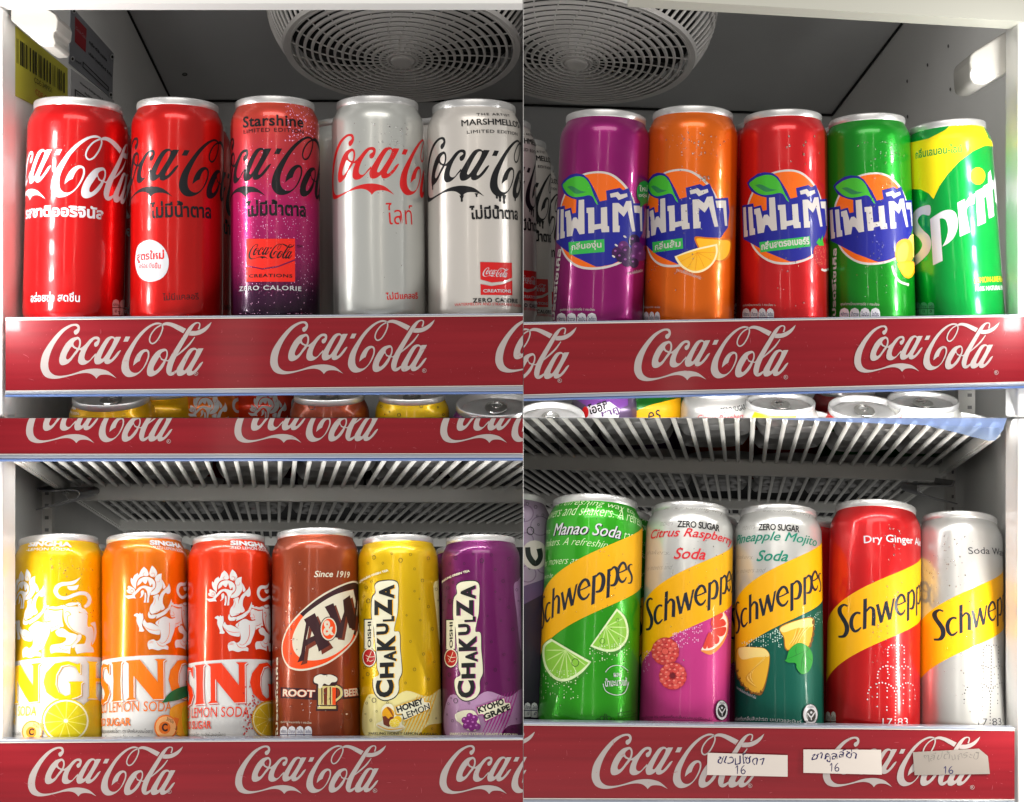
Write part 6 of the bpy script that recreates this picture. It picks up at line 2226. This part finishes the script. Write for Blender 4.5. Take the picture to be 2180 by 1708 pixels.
# screw heads and holes
TRP = Plane(pt(XR(.1), .1, 300), (-520 * PX, 1, 0), (0, 0, 1)); TRP.scale = PX
HOLE = mat('hole_dark', (.05, .05, .05), .6); RIMH = mat('hole_rim', (.5, .5, .49), .4)
art = Art(TRP); art.z = 'D'
for x, y in ((1380, 368), (1217, 518), (1057, 647), (1402, 711), (1520, 753), (1065, 928)):
    art.poly(ellipse(x, y, 8, 17, 14), RIMH)
    art.poly(ellipse(x - 1, y, 5, 13, 14), HOLE)
bm = bmesh.new(); ms = TRP.build(art, bm, 0, .0001, .0003)
mkobj('screw_hole', bm, ms, TRW)
TCP = Plane(pt(300, .2, 1429 - 10 - 873 * .2), (1, 0, 0), (0, 1, -873 * PX)); TCP.scale = PX
art = Art(TCP)
for z_, x, y, r in (('D', 438, 132, 36), ('D', 172, 710, 26), ('C', 1715, 575, 16), ('C', 1780, 577, 16)):
    art.z = z_
    art.poly(ellipse(x, y, r, r * .6, 16), HOLE)
    art.poly(ellipse(x, y - 3, r * .6, r * .34, 14), mat('screw_dull', (.2, .2, .2), .4, metal=.8))
bm = bmesh.new(); ms = TCP.build(art, bm, 0, .0001, .0016)
mkobj('screw', bm, ms, TRC)
TCL = Plane(pt(-300, .2, 1429 - 873 * .2), (1, 0, 0), (0, 1, -873 * PX)); TCL.scale = PX
art = Art(TCL); art.z = 'A'
art.poly(ellipse(1465, 588, 22, 14, 16), HOLE)
art.poly(ellipse(1465, 586, 12, 8, 12), mat('screw_dull', (.2, .2, .2), .4, metal=.8))
bm = bmesh.new(); ms = TCL.build(art, bm, 0, .0001, .0004)
mkobj('screw', bm, ms, TLC)
art = Art(TRP); art.z = 'H'

# perforated uprights and shelf clips
def upright(x0, x1, y0, y1, Y, label, zsgn):
    a, b = W3(x0, y1, Y), W3(x1, y0, Y)
    bm = bmesh.new()
    box(bm, (a.x, Y, a.z), (b.x, Y + .008, b.z))
    root = mkobj('shelf_upright', bm, WHITE)
    tag(root, label, 'upright')
    bm = bmesh.new()
    y = y0 + 12
    while y < y1:
        p, q = W3(x0 + (x1 - x0) * .55, y + 7, Y), W3(x0 + (x1 - x0) * .8, y, Y)
        box(bm, (p.x, Y - .0003, p.z), (q.x, Y + .001, q.z))
        y += 26
    mkobj('slot', bm, mat('slot_grey', (.22, .22, .22), .6), root)
    return root


o = upright(78, 110, 1035, 1572, .235, 'white slotted upright on the left wall of the lower left bay', -1)
o = upright(2016, 2034, 990, 1545, .27, 'white slotted upright on the right wall of the lower right bay', -1)
o = upright(102, 137, 800, 889, .16, 'white slotted upright below the left end of the upper rail', 1)
o = upright(2040, 2076, 800, 889, .16, 'white slotted upright below the right end of the upper rail', 1)


def clipm(P, z, Y0, Y1, label):
    L, R = ribbon([(x, y, 11) for x, y in P], 6)
    A = [W3(*zx(z, p), Y0) for p in L]; B = [W3(*zx(z, p), Y0) for p in R]
    dv = Vector((0, Y1 - Y0, 0))
    bm = bmesh.new()
    rows = [[bm.verts.new(p) for p in q] for q in (A, B, [p + dv for p in B], [p + dv for p in A])]
    n = len(A)
    for r in range(4):
        a_, b_ = rows[r], rows[(r + 1) % 4]
        for i in range(n - 1): bm.faces.new([a_[i], a_[i + 1], b_[i + 1], b_[i]])
    for k in (0, n - 1): bm.faces.new([rows[r][k] for r in range(4)])
    bmesh.ops.recalc_face_normals(bm, faces=bm.faces[:])
    loc = A[0].copy()
    bm.transform(Matrix.Translation(-loc))
    return tag(mkobj('shelf_clip', bm, STEEL, matrix=Matrix.Translation(loc)), label, 'shelf clip')


clipm([(292, 600), (312, 622), (360, 626), (560, 616), (612, 624), (628, 648), (600, 680), (440, 728), (285, 772)], 'I', .19, .245, 'bent steel shelf clip under the left end of the rack')
clipm([(1442, 548), (1432, 580), (1405, 592), (1180, 590), (1152, 605), (1160, 640), (1260, 680), (1466, 735)], 'L', .215, .27, 'bent steel shelf clip under the right end of the rack')
BLP = mat('blue_clear_strip', (.42, .55, .88), rough=.1, coat=1, trans=.6, ior=1.25)
o = prism('price_strip', [(1640, 880), (2148, 880), (2136, 912), (2090, 909), (1900, 903), (1640, 892)], None, .0, .004, BLP, 'blue clear plastic strip along the front of the right rack', 'price strip', bev=0)
clip(o, 1, -1)
o = prism('price_strip', [(1960, 903), (2138, 912), (2118, 938), (2106, 939), (2040, 922)], None, .005, .008, mat('clear_flap', (.5, .62, .85), rough=.1, trans=.6, ior=1.2), 'torn corner of clear plastic hanging from the blue strip', 'plastic strip', bev=0)
